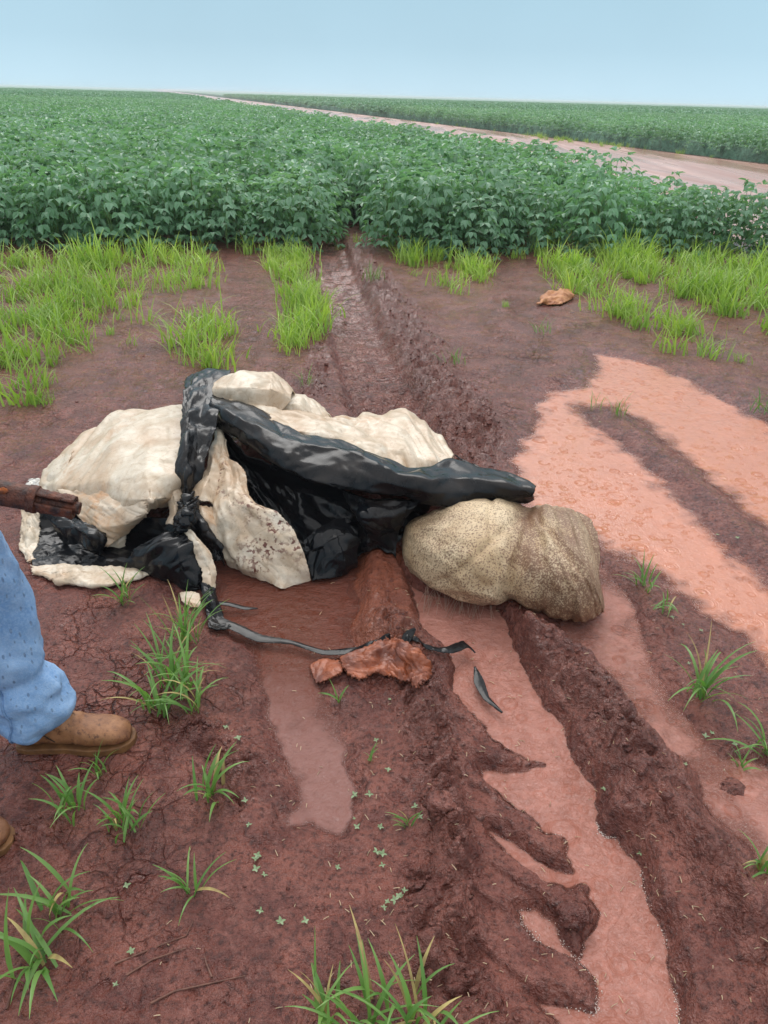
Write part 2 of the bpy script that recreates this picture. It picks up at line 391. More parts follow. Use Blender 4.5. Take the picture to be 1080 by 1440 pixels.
RUST = simple('rusty_iron', (.040, .016, .012), .55, (.17, .045, .018), 34, 1., 90, .008)
RUSTO = simple('orange_rust', (.50, .13, .02), .8, (.18, .05, .02), 50, .6, 90)
ORANGE = simple('orange_mud_soaked_plastic', (.34, .095, .040), .38, (.15, .045, .028), 16, .6, 60, .008)
SKIN = simple('skin', (.45, .24, .16), .5)
SHIRT = simple('grey_work_shirt', (.20, .22, .24), .85, (.25, .27, .29), 20, .3, 120)
HAIR = simple('dark_hair', (.03, .02, .015), .6)
FOAM = simple('white_foam', (.62, .52, .47), .5)
WFRAY = simple('white_torn_plastic', (.74, .71, .66), .5)

# ------------------------------------------------------------------ terrain
rows = [0.45]
while rows[-1] < 10.5: rows.append(rows[-1]+.0027*max(rows[-1], .8)**1.5)
while rows[-1] < 3500: rows.append(rows[-1]+.10*(rows[-1]-9.6)**.98)
back = [-400, -60, -12, -3, -1.2]+list(np.arange(-.9, .44, .035))
ys = np.array(back+rows); NC = 860
u = np.linspace(-1, 1, NC); tail = np.array([1.12, 1.5, 2.6, 6, 20, 80, 400])
uu = np.concatenate([-tail[::-1], u, tail]); NX = len(uu); NY = len(ys)
wid = np.clip(1.15+.60*np.clip(ys, .4, 3000), 0, 1500)
X = uu[None, :]*wid[:, None]; X = np.clip(X, -5000, 5000); Y = np.repeat(ys[:, None], NX, 1)
near = 1-ss(9.5, 12, Y)
wn = fbm(X, Y, 7, 4, 11); wn2 = fbm(X, Y, 2.5, 3, 23)
H = .026+.010*fbm(X, Y, 1.1, 3, 1)
micro = fbm(X, Y, 22, 4, 5, .6); clod = np.abs(fbm(X, Y, 11, 4, 31, .6))
H += .0060*micro+.0100*fbm(X, Y, 5, 3, 9)-.007*np.clip(fbm(X, Y, 13, 3, 19)-.10, 0, 1)*3
crumb = np.zeros_like(X)
def ridge(pts, hh, wd, cr=1., z=0.03, sq=1.):
    global H, crumb
    D, A, O = pline(PX(pts, z), X, Y, wd*3+.2)
    k = np.exp(-(D/wd)**2*sq)
    H += hh*k*(.75+.6*wn); c_ = np.clip(k*1.3, 0, 1)*cr
    crumb = np.maximum(crumb, c_)
# berm right of the central rut
ridge([(735, 895), (800, 930), (850, 985), (885, 1040), (905, 1100), (950, 1170), (1000, 1250), (1060, 1330), (1120, 1400), (1330, 1800), (1500, 2200)], .085, .10, .55)
ridge([(745, 915), (800, 960), (850, 1020), (880, 1080)], .03, .07, .9)
ridge([(905, 1120), (960, 1200), (1010, 1290), (1060, 1380), (1100, 1450)], .03, .10, .05)
# crumbly ridge left of the central rut
ridge([(545, 880), (575, 940), (600, 1000), (625, 1080), (640, 1160), (655, 1240), (670, 1330), (690, 1440), (700, 1800), (690, 2200)], .050, .075, 1.)
ridge([(600, 1240), (615, 1340), (620, 1440)], .02, .05, .9)
# crumbly ridges beside the track behind the tarp
ridge([(500, 350), (545, 420), (590, 500), (640, 570), (680, 640)], .045, .17, 1., z=0)
ridge([(440, 350), (448, 420), (452, 500), (440, 560)], .03, .10, .7, z=0)
ridge([(330, 1130), (345, 1090), (300, 1060), (270, 1030)], .018, .05, .8, z=0)
ridge([(60, 1180), (0, 1200)], .02, .05, .5, z=0)
# orange soil mound under the tarp edge
mnd = sdist(PX([(500, 740), (560, 765), (590, 830), (612, 885), (600, 925), (500, 925), (482, 870), (484, 800)], .04), X, Y)
mk = ss(.07, -.16, mnd+.06*wn)
H += (.036+.05*wn2+.02*facet(X, Y, .09, 8))*mk; crumb = np.maximum(crumb, .55*mk)
orange = ss(.05, -.03, mnd+.04*wn)*.8*ss(.22, -.05, X-P(540, 850).x+.1*wn)
# tyre track coming out of the field
D, A, O = pline(PX([(440, 300), (462, 350), (484, 420), (505, 480), (530, 540), (560, 620), (600, 700)], -.02), X, Y, .6)
hw = .20
tr = ss(hw+.05, hw-.05, D+.03*wn)*near
H -= .085*tr
chev = np.sin(2*np.pi*(A/.20+O*1.9+.12*wn))
H += tr*(.034*ss(-.25, .35, chev)-.014)-tr*near*.8*.006*micro*(.6+.6*wn2)
wetm = tr*(.55+.45*ss(.3, -.3, chev))
crumb *= (1-tr*.8)
# two older faint wheel marks on the left and right
D2, A2, O2 = pline(PX([(360, 370), (345, 430), (325, 520)], 0), X, Y, .5)
k2 = ss(.22, .1, D2+.03*wn); H -= .012*k2; wetm = np.maximum(wetm, .8*k2)
for l_ in ([(690, 410), (730, 370)], [(180, 560), (240, 540)], [(30, 470), (60, 480)], [(700, 640), (740, 700)], [(870, 560), (850, 610)]):
    D3, _, _ = pline(PX(l_, 0), X, Y, .5); wetm = np.maximum(wetm, .95*ss(.24, .08, D3+.05*wn))
cl2 = 1-np.abs(fbm(X+.02*wn, Y, 9, 3, 33, .5))*2.6; cl3 = np.abs(fbm(X, Y, 26, 2, 36, .6))
fc1 = facet(X, Y, .085, 1); fc2 = facet(X, Y, .034, 2)
H += crumb*(.030*fc1+.013*fc2+.035*np.clip(clod-.08, 0, .4)-.055*np.clip(cl2-.55, 0, 1)+.004*fbm(X, Y, 38, 2, 41, .6))
H += (1-crumb)*(1-.9*tr)*(.0055*facet(X, Y, .12, 4)+.0015*facet(X, Y, .03, 5))
# flat tread slabs between the fingers of water
slab = sdist(PX([(632, 945), (690, 985), (730, 1010), (770, 1060), (800, 1120), (830, 1200), (850, 1300), (860, 1460), (690, 1460), (665, 1380), (655, 1280), (650, 1180), (640, 1100), (625, 1010)], 0), X, Y)
sk_ = ss(.03, -.05, slab+.03*wn)
H = H*(1-sk_*.8)+sk_*.8*(.012+.006*wn2+.005*facet(X, Y, .09, 7)+.002*micro); crumb = crumb*(1-.75*sk_)
la, lb = P(640, 1010, 0), P(770, 1078, 0); ld = (lb-la).normalized(); lt = (-(X-la.x)*ld.y+(Y-la.y)*ld.x)/.088+.25*wn
H += sk_*(.013*ss(-.3, .3, np.sin(2*np.pi*lt))-.008)
# smooth pressed face of the berm
face = sdist(PX([(905, 1130), (950, 1180), (1010, 1280), (1075, 1400), (1085, 1450), (1030, 1450), (985, 1360), (950, 1270), (925, 1200)], .05), X, Y)
fk = ss(.03, -.04, face)

POOLS = []
def pool(name, pts, level, depth, wd=.04, jag=.03, islands=(), lab=None):
    global H, wetm
    sd = sdist(PX(pts, level), X, Y)
    for isl in islands: sd = np.maximum(sd, -sdist(PX(isl, level), X, Y))
    sd = sd+jag*wn+jag*.35*micro-(.055 if wd > .08 else .02 if wd > .03 else 0)
    f = ss(-wd, wd, sd)
    bed = level-depth*((.6+.4*ss(0, -.25, sd)) if wd < .03 else (.30+.7*ss(.02, -.30, sd)))+.004*wn
    H = H*f+bed*(1-f)
    wetm = np.maximum(wetm, ss(.16, 0., sd))
    POOLS.append((name, sd, level, lab))
pool('salmon', [(838, 498), (900, 508), (960, 530), (1010, 560), (1085, 600), (1400, 730), (1500, 1000), (1085, 938), (1036, 892), (997, 864), (958, 837),
    (924, 809), (880, 781), (836, 759), (800, 745), (745, 720), (722, 690), (722, 640), (748, 606), (758, 585), (752, 566), (774, 553), (815, 545), (836, 530)],
    0.0, .022, .09, .05, islands=[[(813, 570), (869, 573), (919, 603), (952, 637), (997, 670), (1036, 709), (1085, 748), (1240, 830), (1240, 900), (1085, 822),
    (1041, 792), (1008, 759), (980, 725), (941, 692), (908, 653), (869, 625), (830, 600)]])
pool('pink_side', [(826, 775), (850, 800), (880, 831), (902, 875), (911, 935), (951, 984), (978, 1024), (1009, 1060), (1085, 1085), (1260, 1150), (1260, 1330), (1085, 1222),
    (1053, 1193), (1022, 1167), (991, 1131), (978, 1091), (938, 1051), (893, 1015), (880, 980), (858, 949), (822, 930), (800, 905), (784, 895), (786, 858), (815, 840)],
    0.002, .018, .035, .025)
MAIN = [(560, 800), (600, 835), (700, 850), (724, 880), (738, 922), (756, 967), (773, 998), (796, 1020), (809, 1064), (840, 1109), (849, 1167), (876, 1176), (902, 1220), (920, 1282),
    (951, 1322), (956, 1380), (970, 1450), (1010, 1520), (1090, 1800), (1180, 2250), (820, 2250), (800, 1800), (790, 1520), (770, 1440), (728, 1400), (790, 1400), (832, 1418), (825, 1380), (790, 1350), (745, 1316), (728, 1300), (724, 1278),
    (752, 1272), (780, 1290), (800, 1300), (810, 1270), (790, 1250), (768, 1245), (735, 1215), (700, 1185), (690, 1170), (720, 1185), (770, 1215), (800, 1225),
    (790, 1180), (765, 1172), (730, 1145), (690, 1120), (671, 1095), (671, 1078), (700, 1085), (745, 1085), (765, 1075), (750, 1070), (725, 1062), (690, 1045), (660, 1010), (636, 975), (632, 940), (625, 915), (590, 900), (585, 860)]
pool('rut', MAIN, -.012, .022, .022, .026, islands=[[(785, 1255), (822, 1250), (830, 1300), (812, 1335), (792, 1318)]])
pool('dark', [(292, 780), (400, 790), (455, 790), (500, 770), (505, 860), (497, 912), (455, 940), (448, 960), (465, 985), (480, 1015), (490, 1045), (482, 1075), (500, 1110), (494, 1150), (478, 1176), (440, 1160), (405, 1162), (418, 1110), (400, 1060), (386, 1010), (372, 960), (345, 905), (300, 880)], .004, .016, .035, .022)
H = H*(1-fk*.85)+fk*.85*(.045+.02*ss(0, -.1, face)+.004*wn)
crumb *= 1-fk
H = H*near+(0.0+.02*wn2*(Y < 60))*(1-near)
# shallow road bed and field rise are flat land
inpool = np.zeros_like(X)
for _, sd, _, _ in POOLS: inpool = np.maximum(inpool, ss(.05, 0, sd))
crack = np.clip(1-crumb*.6-wetm*.7, 0, 1)
crack = crack*(.35+.65*np.maximum(ss(.9, .4, np.hypot(X+.75, (Y-1.9)*1.2)), ss(1.0, .5, np.hypot(X-.6, (Y-4.0)*.7))))
idx = np.arange(NX*NY).reshape(NY, NX)
quads = np.stack([idx[:-1, :-1], idx[:-1, 1:], idx[1:, 1:], idx[1:, :-1]], -1).reshape(-1, 4)
V = np.stack([X, Y, H], -1).reshape(-1, 3)
g = mesh_obj('ground', V, quads, MUD); tag(g, kind='structure')
for nme, a in (('wet', wetm), ('crumb', crumb), ('orange', orange), ('crack', crack)): fattr(g, nme, a)
def ground_z(x, y):
    j = min(max(np.searchsorted(ys, y)-1, 0), NY-2); t = (y-ys[j])/(ys[j+1]-ys[j]); r = []
    for jj in (j, j+1):
        i = min(max(np.searchsorted(X[jj], x)-1, 0), NX-2); s = (x-X[jj, i])/(X[jj, i+1]-X[jj, i])
        r.append(H[jj, i]*(1-s)+H[jj, i+1]*s)
    return r[0]*(1-t)+r[1]*t
def ground_zs(x, y):
    j = np.clip(np.searchsorted(ys, y)-1, 0, NY-2); t = (y-ys[j])/(ys[j+1]-ys[j]); q = x/wid[j]
    i = np.clip(np.searchsorted(uu, q)-1, 0, NX-2); f = (q-uu[i])/(uu[i+1]-uu[i])
    return (H[j, i]*(1-f)+H[j, i+1]*f)*(1-t)+(H[j+1, i]*(1-f)+H[j+1, i+1]*f)*t
def on_ground(px, py):
    p = P(px, py, .02); z = ground_z(p.x, p.y); p = P(px, py, z); return W(p.x, p.y, ground_z(p.x, p.y))

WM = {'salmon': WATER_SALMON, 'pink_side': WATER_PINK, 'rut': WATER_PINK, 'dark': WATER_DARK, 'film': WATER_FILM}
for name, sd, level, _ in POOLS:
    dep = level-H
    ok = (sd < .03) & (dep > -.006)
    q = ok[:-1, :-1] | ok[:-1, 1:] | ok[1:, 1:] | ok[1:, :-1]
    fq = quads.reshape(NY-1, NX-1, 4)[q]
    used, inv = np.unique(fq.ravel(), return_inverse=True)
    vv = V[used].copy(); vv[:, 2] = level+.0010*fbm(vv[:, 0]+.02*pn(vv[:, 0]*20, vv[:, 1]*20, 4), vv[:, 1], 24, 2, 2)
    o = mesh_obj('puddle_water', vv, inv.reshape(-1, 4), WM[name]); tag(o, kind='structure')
    fattr(o, 'depth', dep.reshape(-1)[used]); fattr(o, 'sky_sheen', ss(P(430, 930).y, P(430, 1060).y, vv[:, 1]+.06*wn.reshape(-1)[used]))  # second mask fades in the painted sky reflection towards the near end
print('terrain', time.time()-T0)

# ------------------------------------------------------------------ road across the field
def make_road_mat():
    m_, t, b = mat('wet_pink_dirt_road'); L = t.links; p = pos(t)
    mp = N(t, 'ShaderNodeMapping'); mp.inputs[2].default_value = (0, 0, math.radians(-15.3)); mp.inputs[3].default_value = (1, .13, 1)
    L.new(p, mp.inputs[0]); q = mp.outputs[0]
    n1 = noise(t, q, .55, 4, .6, .4); n2 = noise(t, q, 1.6, 5, .6)
    c = mixc(t, rng(t, n1, .38, .60), (.27, .125, .095), (.52, .29, .235))
    c = mixc(t, rng(t, n2, .5, .68, 0, .8), c, (.60, .37, .31))
    L.new(c, b.inputs['Base Color']); L.new(rng(t, n1, .4, .6, .5, .12), b.inputs['Roughness'])
    L.new(bump(t, noise(t, p, 6, 5, .6), .3, .03), b.inputs['Normal']); return m_
ROADM = make_road_mat()
k_ = -.272
def road_x(y, off): return 10.56+k_*(y-23.86)+off        # off 0 = far kerbside, -9.6 = near side
ry = [-40, 0, 8, 12, 16, 20, 24, 28, 33, 40, 50, 65, 85, 120, 200, 400, 900, 2500]
offs = np.linspace(-9.9, .4, 14)
vs = [(road_x(y, o_)+.12*math.sin(y*1.7+o_) * (j in (0, 13)), y, .028+.02*math.sin(o_*1.9)*(0 < j < 13)*(y < 200)) for y in ry for j, o_ in enumerate(offs)]
n = len(offs); fs = [(i*n+j, i*n+j+1, (i+1)*n+j+1, (i+1)*n+j) for i in range(len(ry)-1) for j in range(n-1)]
tag(mesh_obj('dirt_road', vs, fs, ROADM), kind='structure')

# ------------------------------------------------------------------ vegetation meshes
def leaf_faces(V_, Fc, SH, base, d, nrm, ln, wd, shade, fold=.15, droop=.25):
    """an ovate leaflet folded along its midrib"""
    d = d.normalized(); side = d.cross(nrm).normalized(); up = side.cross(d).normalized()
    i = len(V_)
    pts = [(0, 0, 0), (.33, .46, 1), (.33, -.46, 1), (.36, 0, 0), (.70, .33, 1), (.70, -.33, 1), (.70, 0, 0), (1, 0, 0)]
    for a, s, f in pts:
        V_.append(base+d*(a*ln)+side*(s*wd)+up*(f*fold*wd-droop*ln*a*a))
        SH.append(shade)
    for f in ((0, 1, 3), (0, 3, 2), (3, 1, 4, 6), (3, 6, 5, 2), (6, 4, 7), (6, 7, 5)): Fc.append(tuple(i+k for k in f))
def tube(V_, Fc, SH, pts, r0, r1, n=4, shade=.3):
    i0 = len(V_); L_ = len(pts)
    for k, p in enumerate(pts):
        t = k/(L_-1); r = r0*(1-t)+r1*t
        dd = (pts[min(k+1, L_-1)]-pts[max(k-1, 0)]).normalized(); a = dd.cross(Vector((.3, .9, .2))).normalized(); b = dd.cross(a)
        for j in range(n):
            an = 2*math.pi*j/n; V_.append(p+a*(math.cos(an)*r)+b*(math.sin(an)*r)); SH.append(shade)
    for k in range(L_-1):
        for j in range(n): Fc.append((i0+k*n+j, i0+k*n+(j+1) % n, i0+(k+1)*n+(j+1) % n, i0+(k+1)*n+j))
def soy_mesh(name, seed, h=.78, rad=.27, nl=44, leaf=.095, mats=(SOY, STEM), stems=True, low=.03):
    r = random.Random(seed); V_ = []; Fc = []; SH = []; mi = []
    if stems:
        for s in range(3):
            a = r.uniform(0, 6.28); pts = [Vector((0, 0, -.02)), Vector((math.cos(a)*.05, math.sin(a)*.05, h*.4)), Vector((math.cos(a)*rad*.5, math.sin(a)*rad*.5, h*.88))]
            tube(V_, Fc, SH, pts, .006, .003, 3)
    mi = [1]*len(Fc)
    for k in range(nl):
        t = (k+.5)/nl; z = low+(h-low)*(t**.85)*r.uniform(.93, 1.05); a = k*2.39996+r.uniform(-.4, .4)
        prof = rad*(1.05-.72*max(0, (z/h-.55)/.45)**2)*r.uniform(.72, 1.1)
        c = Vector((math.cos(a)*prof, math.sin(a)*prof, z))
        outw = Vector((math.cos(a), math.sin(a), 0)); up = Vector((r.uniform(-.3, .3), r.uniform(-.3, .3), 1)).normalized()
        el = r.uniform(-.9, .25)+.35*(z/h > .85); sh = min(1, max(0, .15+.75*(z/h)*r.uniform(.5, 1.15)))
        if r.random() < .012 and z < h*.5 and len(mats) > 1: yl_ = len(Fc)
        else: yl_ = None
        for q in (-1, 0, 1):
            aa = a+q*1.05+r.uniform(-.2, .2); d = Vector((math.cos(aa)*math.cos(el), math.sin(aa)*math.cos(el), math.sin(el)-.15*abs(q)))
            nrm = (up+outw*.55+Vector((r.uniform(-.35, .35), r.uniform(-.35, .35), 0))).normalized()
            L_ = leaf*r.uniform(.75, 1.15)*(1 if q == 0 else .88)
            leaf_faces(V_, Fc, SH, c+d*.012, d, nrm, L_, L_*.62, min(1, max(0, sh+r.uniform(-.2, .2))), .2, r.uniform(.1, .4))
    mi += [0]*(len(Fc)-len(mi))
    me = bpy.data.meshes.new(name); me.from_pydata([tuple(v) for v in V_], [], Fc)
    for m_ in mats: me.materials.append(m_)
    me.polygons.foreach_set('material_index', mi)
    a_ = me.attributes.new('shade', 'FLOAT', 'POINT'); a_.data.foreach_set('value', SH); me.update()
    return me
hidden = bpy.data.collections.new('sources')           # instancing sources, not linked to the scene
def src_coll(name, meshes):
    c = bpy.data.collections.new(name)
    for i, me in enumerate(meshes): c.objects.link(bpy.data.objects.new(name+'_source', me))
    return c
def scatter(name, pts, rots, scales, coll, mats, tilt=None):
    """one object whose points carry instances of the meshes in coll"""
    me = bpy.data.meshes.new(name); me.vertices.add(len(pts)); me.vertices.foreach_set('co', np.asarray(pts, np.float32).ravel())
    for nme, arr in (('rz', rots), ('sc', scales), ('tl', tilt if tilt is not None else np.zeros(len(pts)))):
        a = me.attributes.new(nme, 'FLOAT', 'POINT'); a.data.foreach_set('value', np.asarray(arr, np.float32))
    me.update(); o = bpy.data.objects.new(name, me); COL.objects.link(o)
    ng = bpy.data.node_groups.new(name+'_nodes', 'GeometryNodeTree')
    ng.interface.new_socket('Geometry', in_out='INPUT', socket_type='NodeSocketGeometry'); ng.interface.new_socket('Geometry', in_out='OUTPUT', socket_type='NodeSocketGeometry')
    gi = ng.nodes.new('NodeGroupInput'); go = ng.nodes.new('NodeGroupOutput')
    iop = ng.nodes.new('GeometryNodeInstanceOnPoints'); ci = ng.nodes.new('GeometryNodeCollectionInfo')
    ci.inputs['Collection'].default_value = coll; ci.inputs['Separate Children'].default_value = True; ci.inputs['Reset Children'].default_value = True
    def na(nm):
        q = ng.nodes.new('GeometryNodeInputNamedAttribute'); q.data_type = 'FLOAT'; q.inputs['Name'].default_value = nm; return q.outputs[0]
    cxyz = ng.nodes.new('ShaderNodeCombineXYZ'); ng.links.new(na('tl'), cxyz.inputs[0]); ng.links.new(na('rz'), cxyz.inputs[2])
    ng.links.new(gi.outputs[0], iop.inputs['Points']); ng.links.new(ci.outputs[0], iop.inputs['Instance'])
    iop.inputs['Pick Instance'].default_value = True
    ng.links.new(cxyz.outputs[0], iop.inputs['Rotation']); ng.links.new(na('sc'), iop.inputs['Scale'])
    ng.links.new(iop.outputs[0], go.inputs[0])
    md = o.modifiers.new('scatter', 'NODES'); md.node_group = ng
    tag(o, kind='stuff'); return o

# ------------------------------------------------------------------ soybean fields
rs = np.random.RandomState(5)
def front_y(x):
    y = 8.60+.12*math.sin(x*2.1)+.08*math.sin(x*5.3+1)
    if -.62 < x < -.05: y += 1.3              # bay where the tyre track comes out of the field
    elif .0 <= x < .95: y += -.12
    if 1.55 < x < 1.9: y += .55
    if x < -1.6: y -= .30
    if x > 2.6: y += .12
    return y+.34*float(pn(x*1.5, 3.3, 90))+.14*float(pn(x*4.5, 3.3, 92))
def soy_edge(y): return 3.30+k_*(y-12.23)*1.06 if y > 12 else 3.36+.43*(12-y)
def in_left(x, y):
    return y > front_y(x) and x < soy_edge(y) and not (abs(x+.62+.012*(y-8.8)) < (.17 if y < 10.3 else .06) and y < 16) and not (abs(x-1.85-.16*(y-9)) < .13 and y < 16)
def in_right(x, y): return x > road_x(y, .9)
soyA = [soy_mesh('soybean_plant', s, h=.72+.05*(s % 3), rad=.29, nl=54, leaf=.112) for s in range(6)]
soyB = [soy_mesh('soybean_plant_mid', 20+s, h=.76, rad=.30, nl=26, leaf=.125, mats=(SOY,), stems=False, low=.3) for s in range(4)]
soyC = [soy_mesh('soybean_clump_far', 40+s, h=.78, rad=.75, nl=40, leaf=.24, mats=(SOYFAR,), stems=False, low=.4) for s in range(3)]
cand = []
yy = 8.3
while yy < 13.4:
    xx = -6.5+rs.uniform(0, .3)
    while xx < 6:
        x, y = xx+rs.uniform(-.08, .08), yy+rs.uniform(-.08, .08)
        if in_left(x, y): cand.append((x, y))
        xx += .33
    yy += .31
cand.sort(key=lambda c: (c[1]-front_y(c[0]))+.25*max(0, abs(c[0])-4.8))
for i, (x, y) in enumerate(cand[:300]):
    o = bpy.data.objects.new('soybean_plant', soyA[i % 6]); COL.objects.link(o)
    o.location = (x, y, ground_z(x, y)-.01); o.rotation_euler = (R.uniform(-.12, .12), R.uniform(-.12, .12), R.uniform(0, 6.28))
    s = R.uniform(.84, 1.08)*(1+.13*float(pn(x*1.1, y*1.1, 88)))*(.86 if x > 2.6 else 1); o.scale = (s, s, s*R.uniform(.93, 1.06))
    tag(o, 'leafy green soybean plant left of the tyre track gap in the field' if x < -.7 else ('leafy green soybean plant in the bulge right of the tyre track gap' if x < 1.7 else 'leafy green soybean plant in the right wing of the near field before the road'), 'soybean plant', 'soybean plants along the front of the field')
pts = [(x, y, 0) for x, y in cand[300:]]
def fill(y0, y1, step, test, margin=4):
    y = y0; out_ = []
    while y < y1:
        w_ = .60*y+margin; n_ = int(2*w_/step); xs = -w_+(np.arange(n_)+rs.rand(n_))*step; yj = y+rs.uniform(-.5, .5, n_)*step
        out_ += [(a, b, 0) for a, b in zip(xs, yj) if test(a, b)]; y += step
    return out_
pts += [p for p in fill(13.4, 24, .34, in_left)]
rz = rs.rand(len(pts))*6.28
scatter('soybean_field', pts, rz, rs.uniform(.85, 1.15, len(pts)), src_coll('soybean', soyA), None, rs.uniform(-.12, .12, len(pts)))
mp_ = fill(24, 70, .46, lambda a, b: in_left(a, b)) + fill(14, 70, .46, in_right, 8)
scatter('soybean_field', mp_, rs.rand(len(mp_))*6.28, rs.uniform(.85, 1.2, len(mp_)), src_coll('soybean_mid', soyB), None, rs.uniform(-.12, .12, len(mp_)))
fp_ = fill(70, 240, 1.15, lambda a, b: in_left(a, b) or in_right(a, b), 8)
scatter('soybean_field', fp_, rs.rand(len(fp_))*6.28, rs.uniform(.8, 1.25, len(fp_)), src_coll('soybean_far', soyC), None, rs.uniform(-.1, .1, len(fp_)))
# leafy canopy sheets under and beyond the plants
def canopy(name, edge, side, y0, zt):
    yl = [y0]
    while yl[-1] < 3400: yl.append(yl[-1]*1.035+.15)
    cs = np.concatenate([[0, .02, .4], np.geomspace(1, 2600, 90)])
    A = np.array([[(edge(y)+side*c, y) for c in cs] for y in yl]); x, y = A[..., 0], A[..., 1]
    z = zt(y)+.10*fbm(x, y, .8, 3, 60)+.05*fbm(x, y, .09, 2, 66); z[:, 0] = 0; z[:, 1] *= .8
    nn = len(cs); id_ = np.arange(x.size).reshape(x.shape)
    q = np.stack([id_[:-1, :-1], id_[:-1, 1:], id_[1:, 1:], id_[1:, :-1]], -1).reshape(-1, 4)
    o = mesh_obj(name, np.stack([x, y, z], -1).reshape(-1, 3), q, CAN); tag(o, kind='stuff')
    return o
def canopy_mat():
    m_, t, b = mat('soybean_canopy'); p = pos(t)
    c = mixc(t, rng(t, noise(t, p, 3, 6, .75), .4, .62), (.04, .12, .065), (.14, .31, .20))
    t.links.new(c, b.inputs['Base Color']); b.inputs['Roughness'].default_value = .6
    t.links.new(bump(t, noise(t, p, 5, 5, .7), 1, .2), b.inputs['Normal']); return m_
CAN = canopy_mat()
zt = lambda y: np.interp(y, [0, 60, 230, 320], [.40, .45, .55, .74])
canopy('soybean_field', lambda y: soy_edge(y)-.35, -1, 10.9, zt)
canopy('soybean_field', lambda y: road_x(y, 1.0), 1, 3, zt)
# weeds along the far verge of the road
def tuft_mesh(name, seed, n=26, h=.26, w=.007, spread=.10, seg=4, arch=.5):
    r = random.Random(seed); V_ = []; Fc = []; SH = []
    for k in range(n):
        a = r.uniform(0, 6.28); L_ = h*r.uniform(.5, 1.15); b0 = Vector((r.gauss(0, spread*.4), r.gauss(0, spread*.4), -.01))
        lean = r.uniform(.1, 1.)*arch; d = Vector((math.cos(a), math.sin(a), 0)); s = Vector((-d.y, d.x, 0)); i = len(V_); sh = r.random()
        for q in range(seg+1):
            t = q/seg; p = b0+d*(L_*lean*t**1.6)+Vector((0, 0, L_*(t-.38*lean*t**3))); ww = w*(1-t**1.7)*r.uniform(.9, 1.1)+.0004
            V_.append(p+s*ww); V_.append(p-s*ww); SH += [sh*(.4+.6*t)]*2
        for q in range(seg): Fc.append((i+2*q, i+2*q+1, i+2*q+3, i+2*q+2))
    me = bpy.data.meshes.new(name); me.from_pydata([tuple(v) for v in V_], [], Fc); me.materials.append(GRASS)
    me.polygons.foreach_set('use_smooth', np.ones(len(Fc), bool))
    a_ = me.attributes.new('shade', 'FLOAT', 'POINT'); a_.data.foreach_set('value', SH); me.update(); return me
tufts = [tuft_mesh('grass_tuft', 70+s, n=7+3*s, h=.18+.035*(s % 3), w=.0048, spread=.13, seg=5, arch=.95) for s in range(7)]
GC = src_coll('grass', tufts)
vp = []
for y in np.arange(8, 70, .35):
    for _ in range(3):
        o_ = rs.uniform(.1, 1.0); b_ = math.exp(-((y-36)/4)**2)
        if rs.rand() < .04+.9*b_: vp.append((road_x(y, o_-b_*rs.rand()*1.2), y, .02))
scatter('verge_weeds', vp, rs.rand(len(vp))*6.28, rs.uniform(.6, 1.2, len(vp)), GC, None, rs.uniform(-.2, .2, len(vp)))

# ------------------------------------------------------------------ grass between field and mud
def inpoly(poly, x, y):
    c = False; n_ = len(poly)
    for i in range(n_):
        ax, ay, bx, by = poly[i][0], poly[i][1], poly[(i+1) % n_][0], poly[(i+1) % n_][1]
        if (ay > y) != (by > y) and x < (bx-ax)*(y-ay)/(by-ay)+ax: c = not c
    return c
GP = [([(-700, 375), (0, 372), (150, 362), (300, 350), (322, 385), (290, 410), (215, 420), (190, 445), (150, 470), (95, 490), (60, 560), (0, 560), (-500, 640)], 60, 1.0),
      ([(60, 400), (200, 430), (210, 470), (160, 500), (130, 560), (90, 590), (20, 605), (-300, 640), (-300, 480)], 38, .9),
      ([(372, 352), (425, 362), (445, 400), (462, 455), (440, 500), (400, 520), (392, 470), (405, 430), (385, 395)], 120, .95, .5),
      ([(248, 455), (320, 450), (325, 500), (300, 525), (262, 525)], 70, 1.05),
      ([(555, 362), (640, 345), (690, 365), (690, 392), (645, 415), (600, 400), (570, 385)], 60, .9),
      ([(470, 332), (560, 330), (560, 350), (480, 352)], 30, .7), ([(-500, 368), (0, 366), (440, 352), (440, 366), (300, 372), (-500, 400)], 34, .8), ([(560, 345), (800, 338), (1080, 362), (1400, 390), (1400, 410), (1080, 378), (800, 352), (560, 362)], 34, .8),
      ([(822, 340), (900, 350), (1080, 372), (1500, 400), (1500, 600), (1080, 470), (1000, 440), (930, 405), (860, 390)], 80, 1.2, .15),
      ([(770, 375), (820, 378), (900, 432), (980, 468), (1060, 520), (1040, 535), (960, 505), (880, 455), (820, 435), (775, 405)], 85, 1.05),
      ([(690, 345), (830, 340), (830, 380), (700, 370)], 30, .8), ([(1030, 560), (1100, 560), (1100, 610), (1050, 600)], 50, .6),
      ([(680, 425), (740, 420), (745, 450), (690, 455)], 25, .6)]
gp = []; gs = []
for poly, dens, sc, *bias in GP:
    bias = bias[0] if bias else 0
    wp = PX(poly, .02); xs = [p.x for p in wp]; yl = [p.y for p in wp]
    area = (max(xs)-min(xs))*(max(yl)-min(yl)); cnt = int(area*dens*.95)
    xr = rs.uniform(min(xs), max(xs), cnt); yr = rs.uniform(min(yl), max(yl), cnt); nz = fbm(xr, yr, 1.9, 3, 77)
    for x, y, q in zip(xr, yr, nz):
        if abs(x) < 1.6+.62*y and inpoly(wp, x, y) and q+bias > -.34+.62*rs.rand():
            gp.append((x, y, ground_z(x, y))); gs.append(sc*rs.uniform(.45, 1.3)*(1+.6*q))
scatter('grass', gp, rs.rand(len(gp))*6.28, gs, GC, None, rs.uniform(-.25, .25, len(gp)))
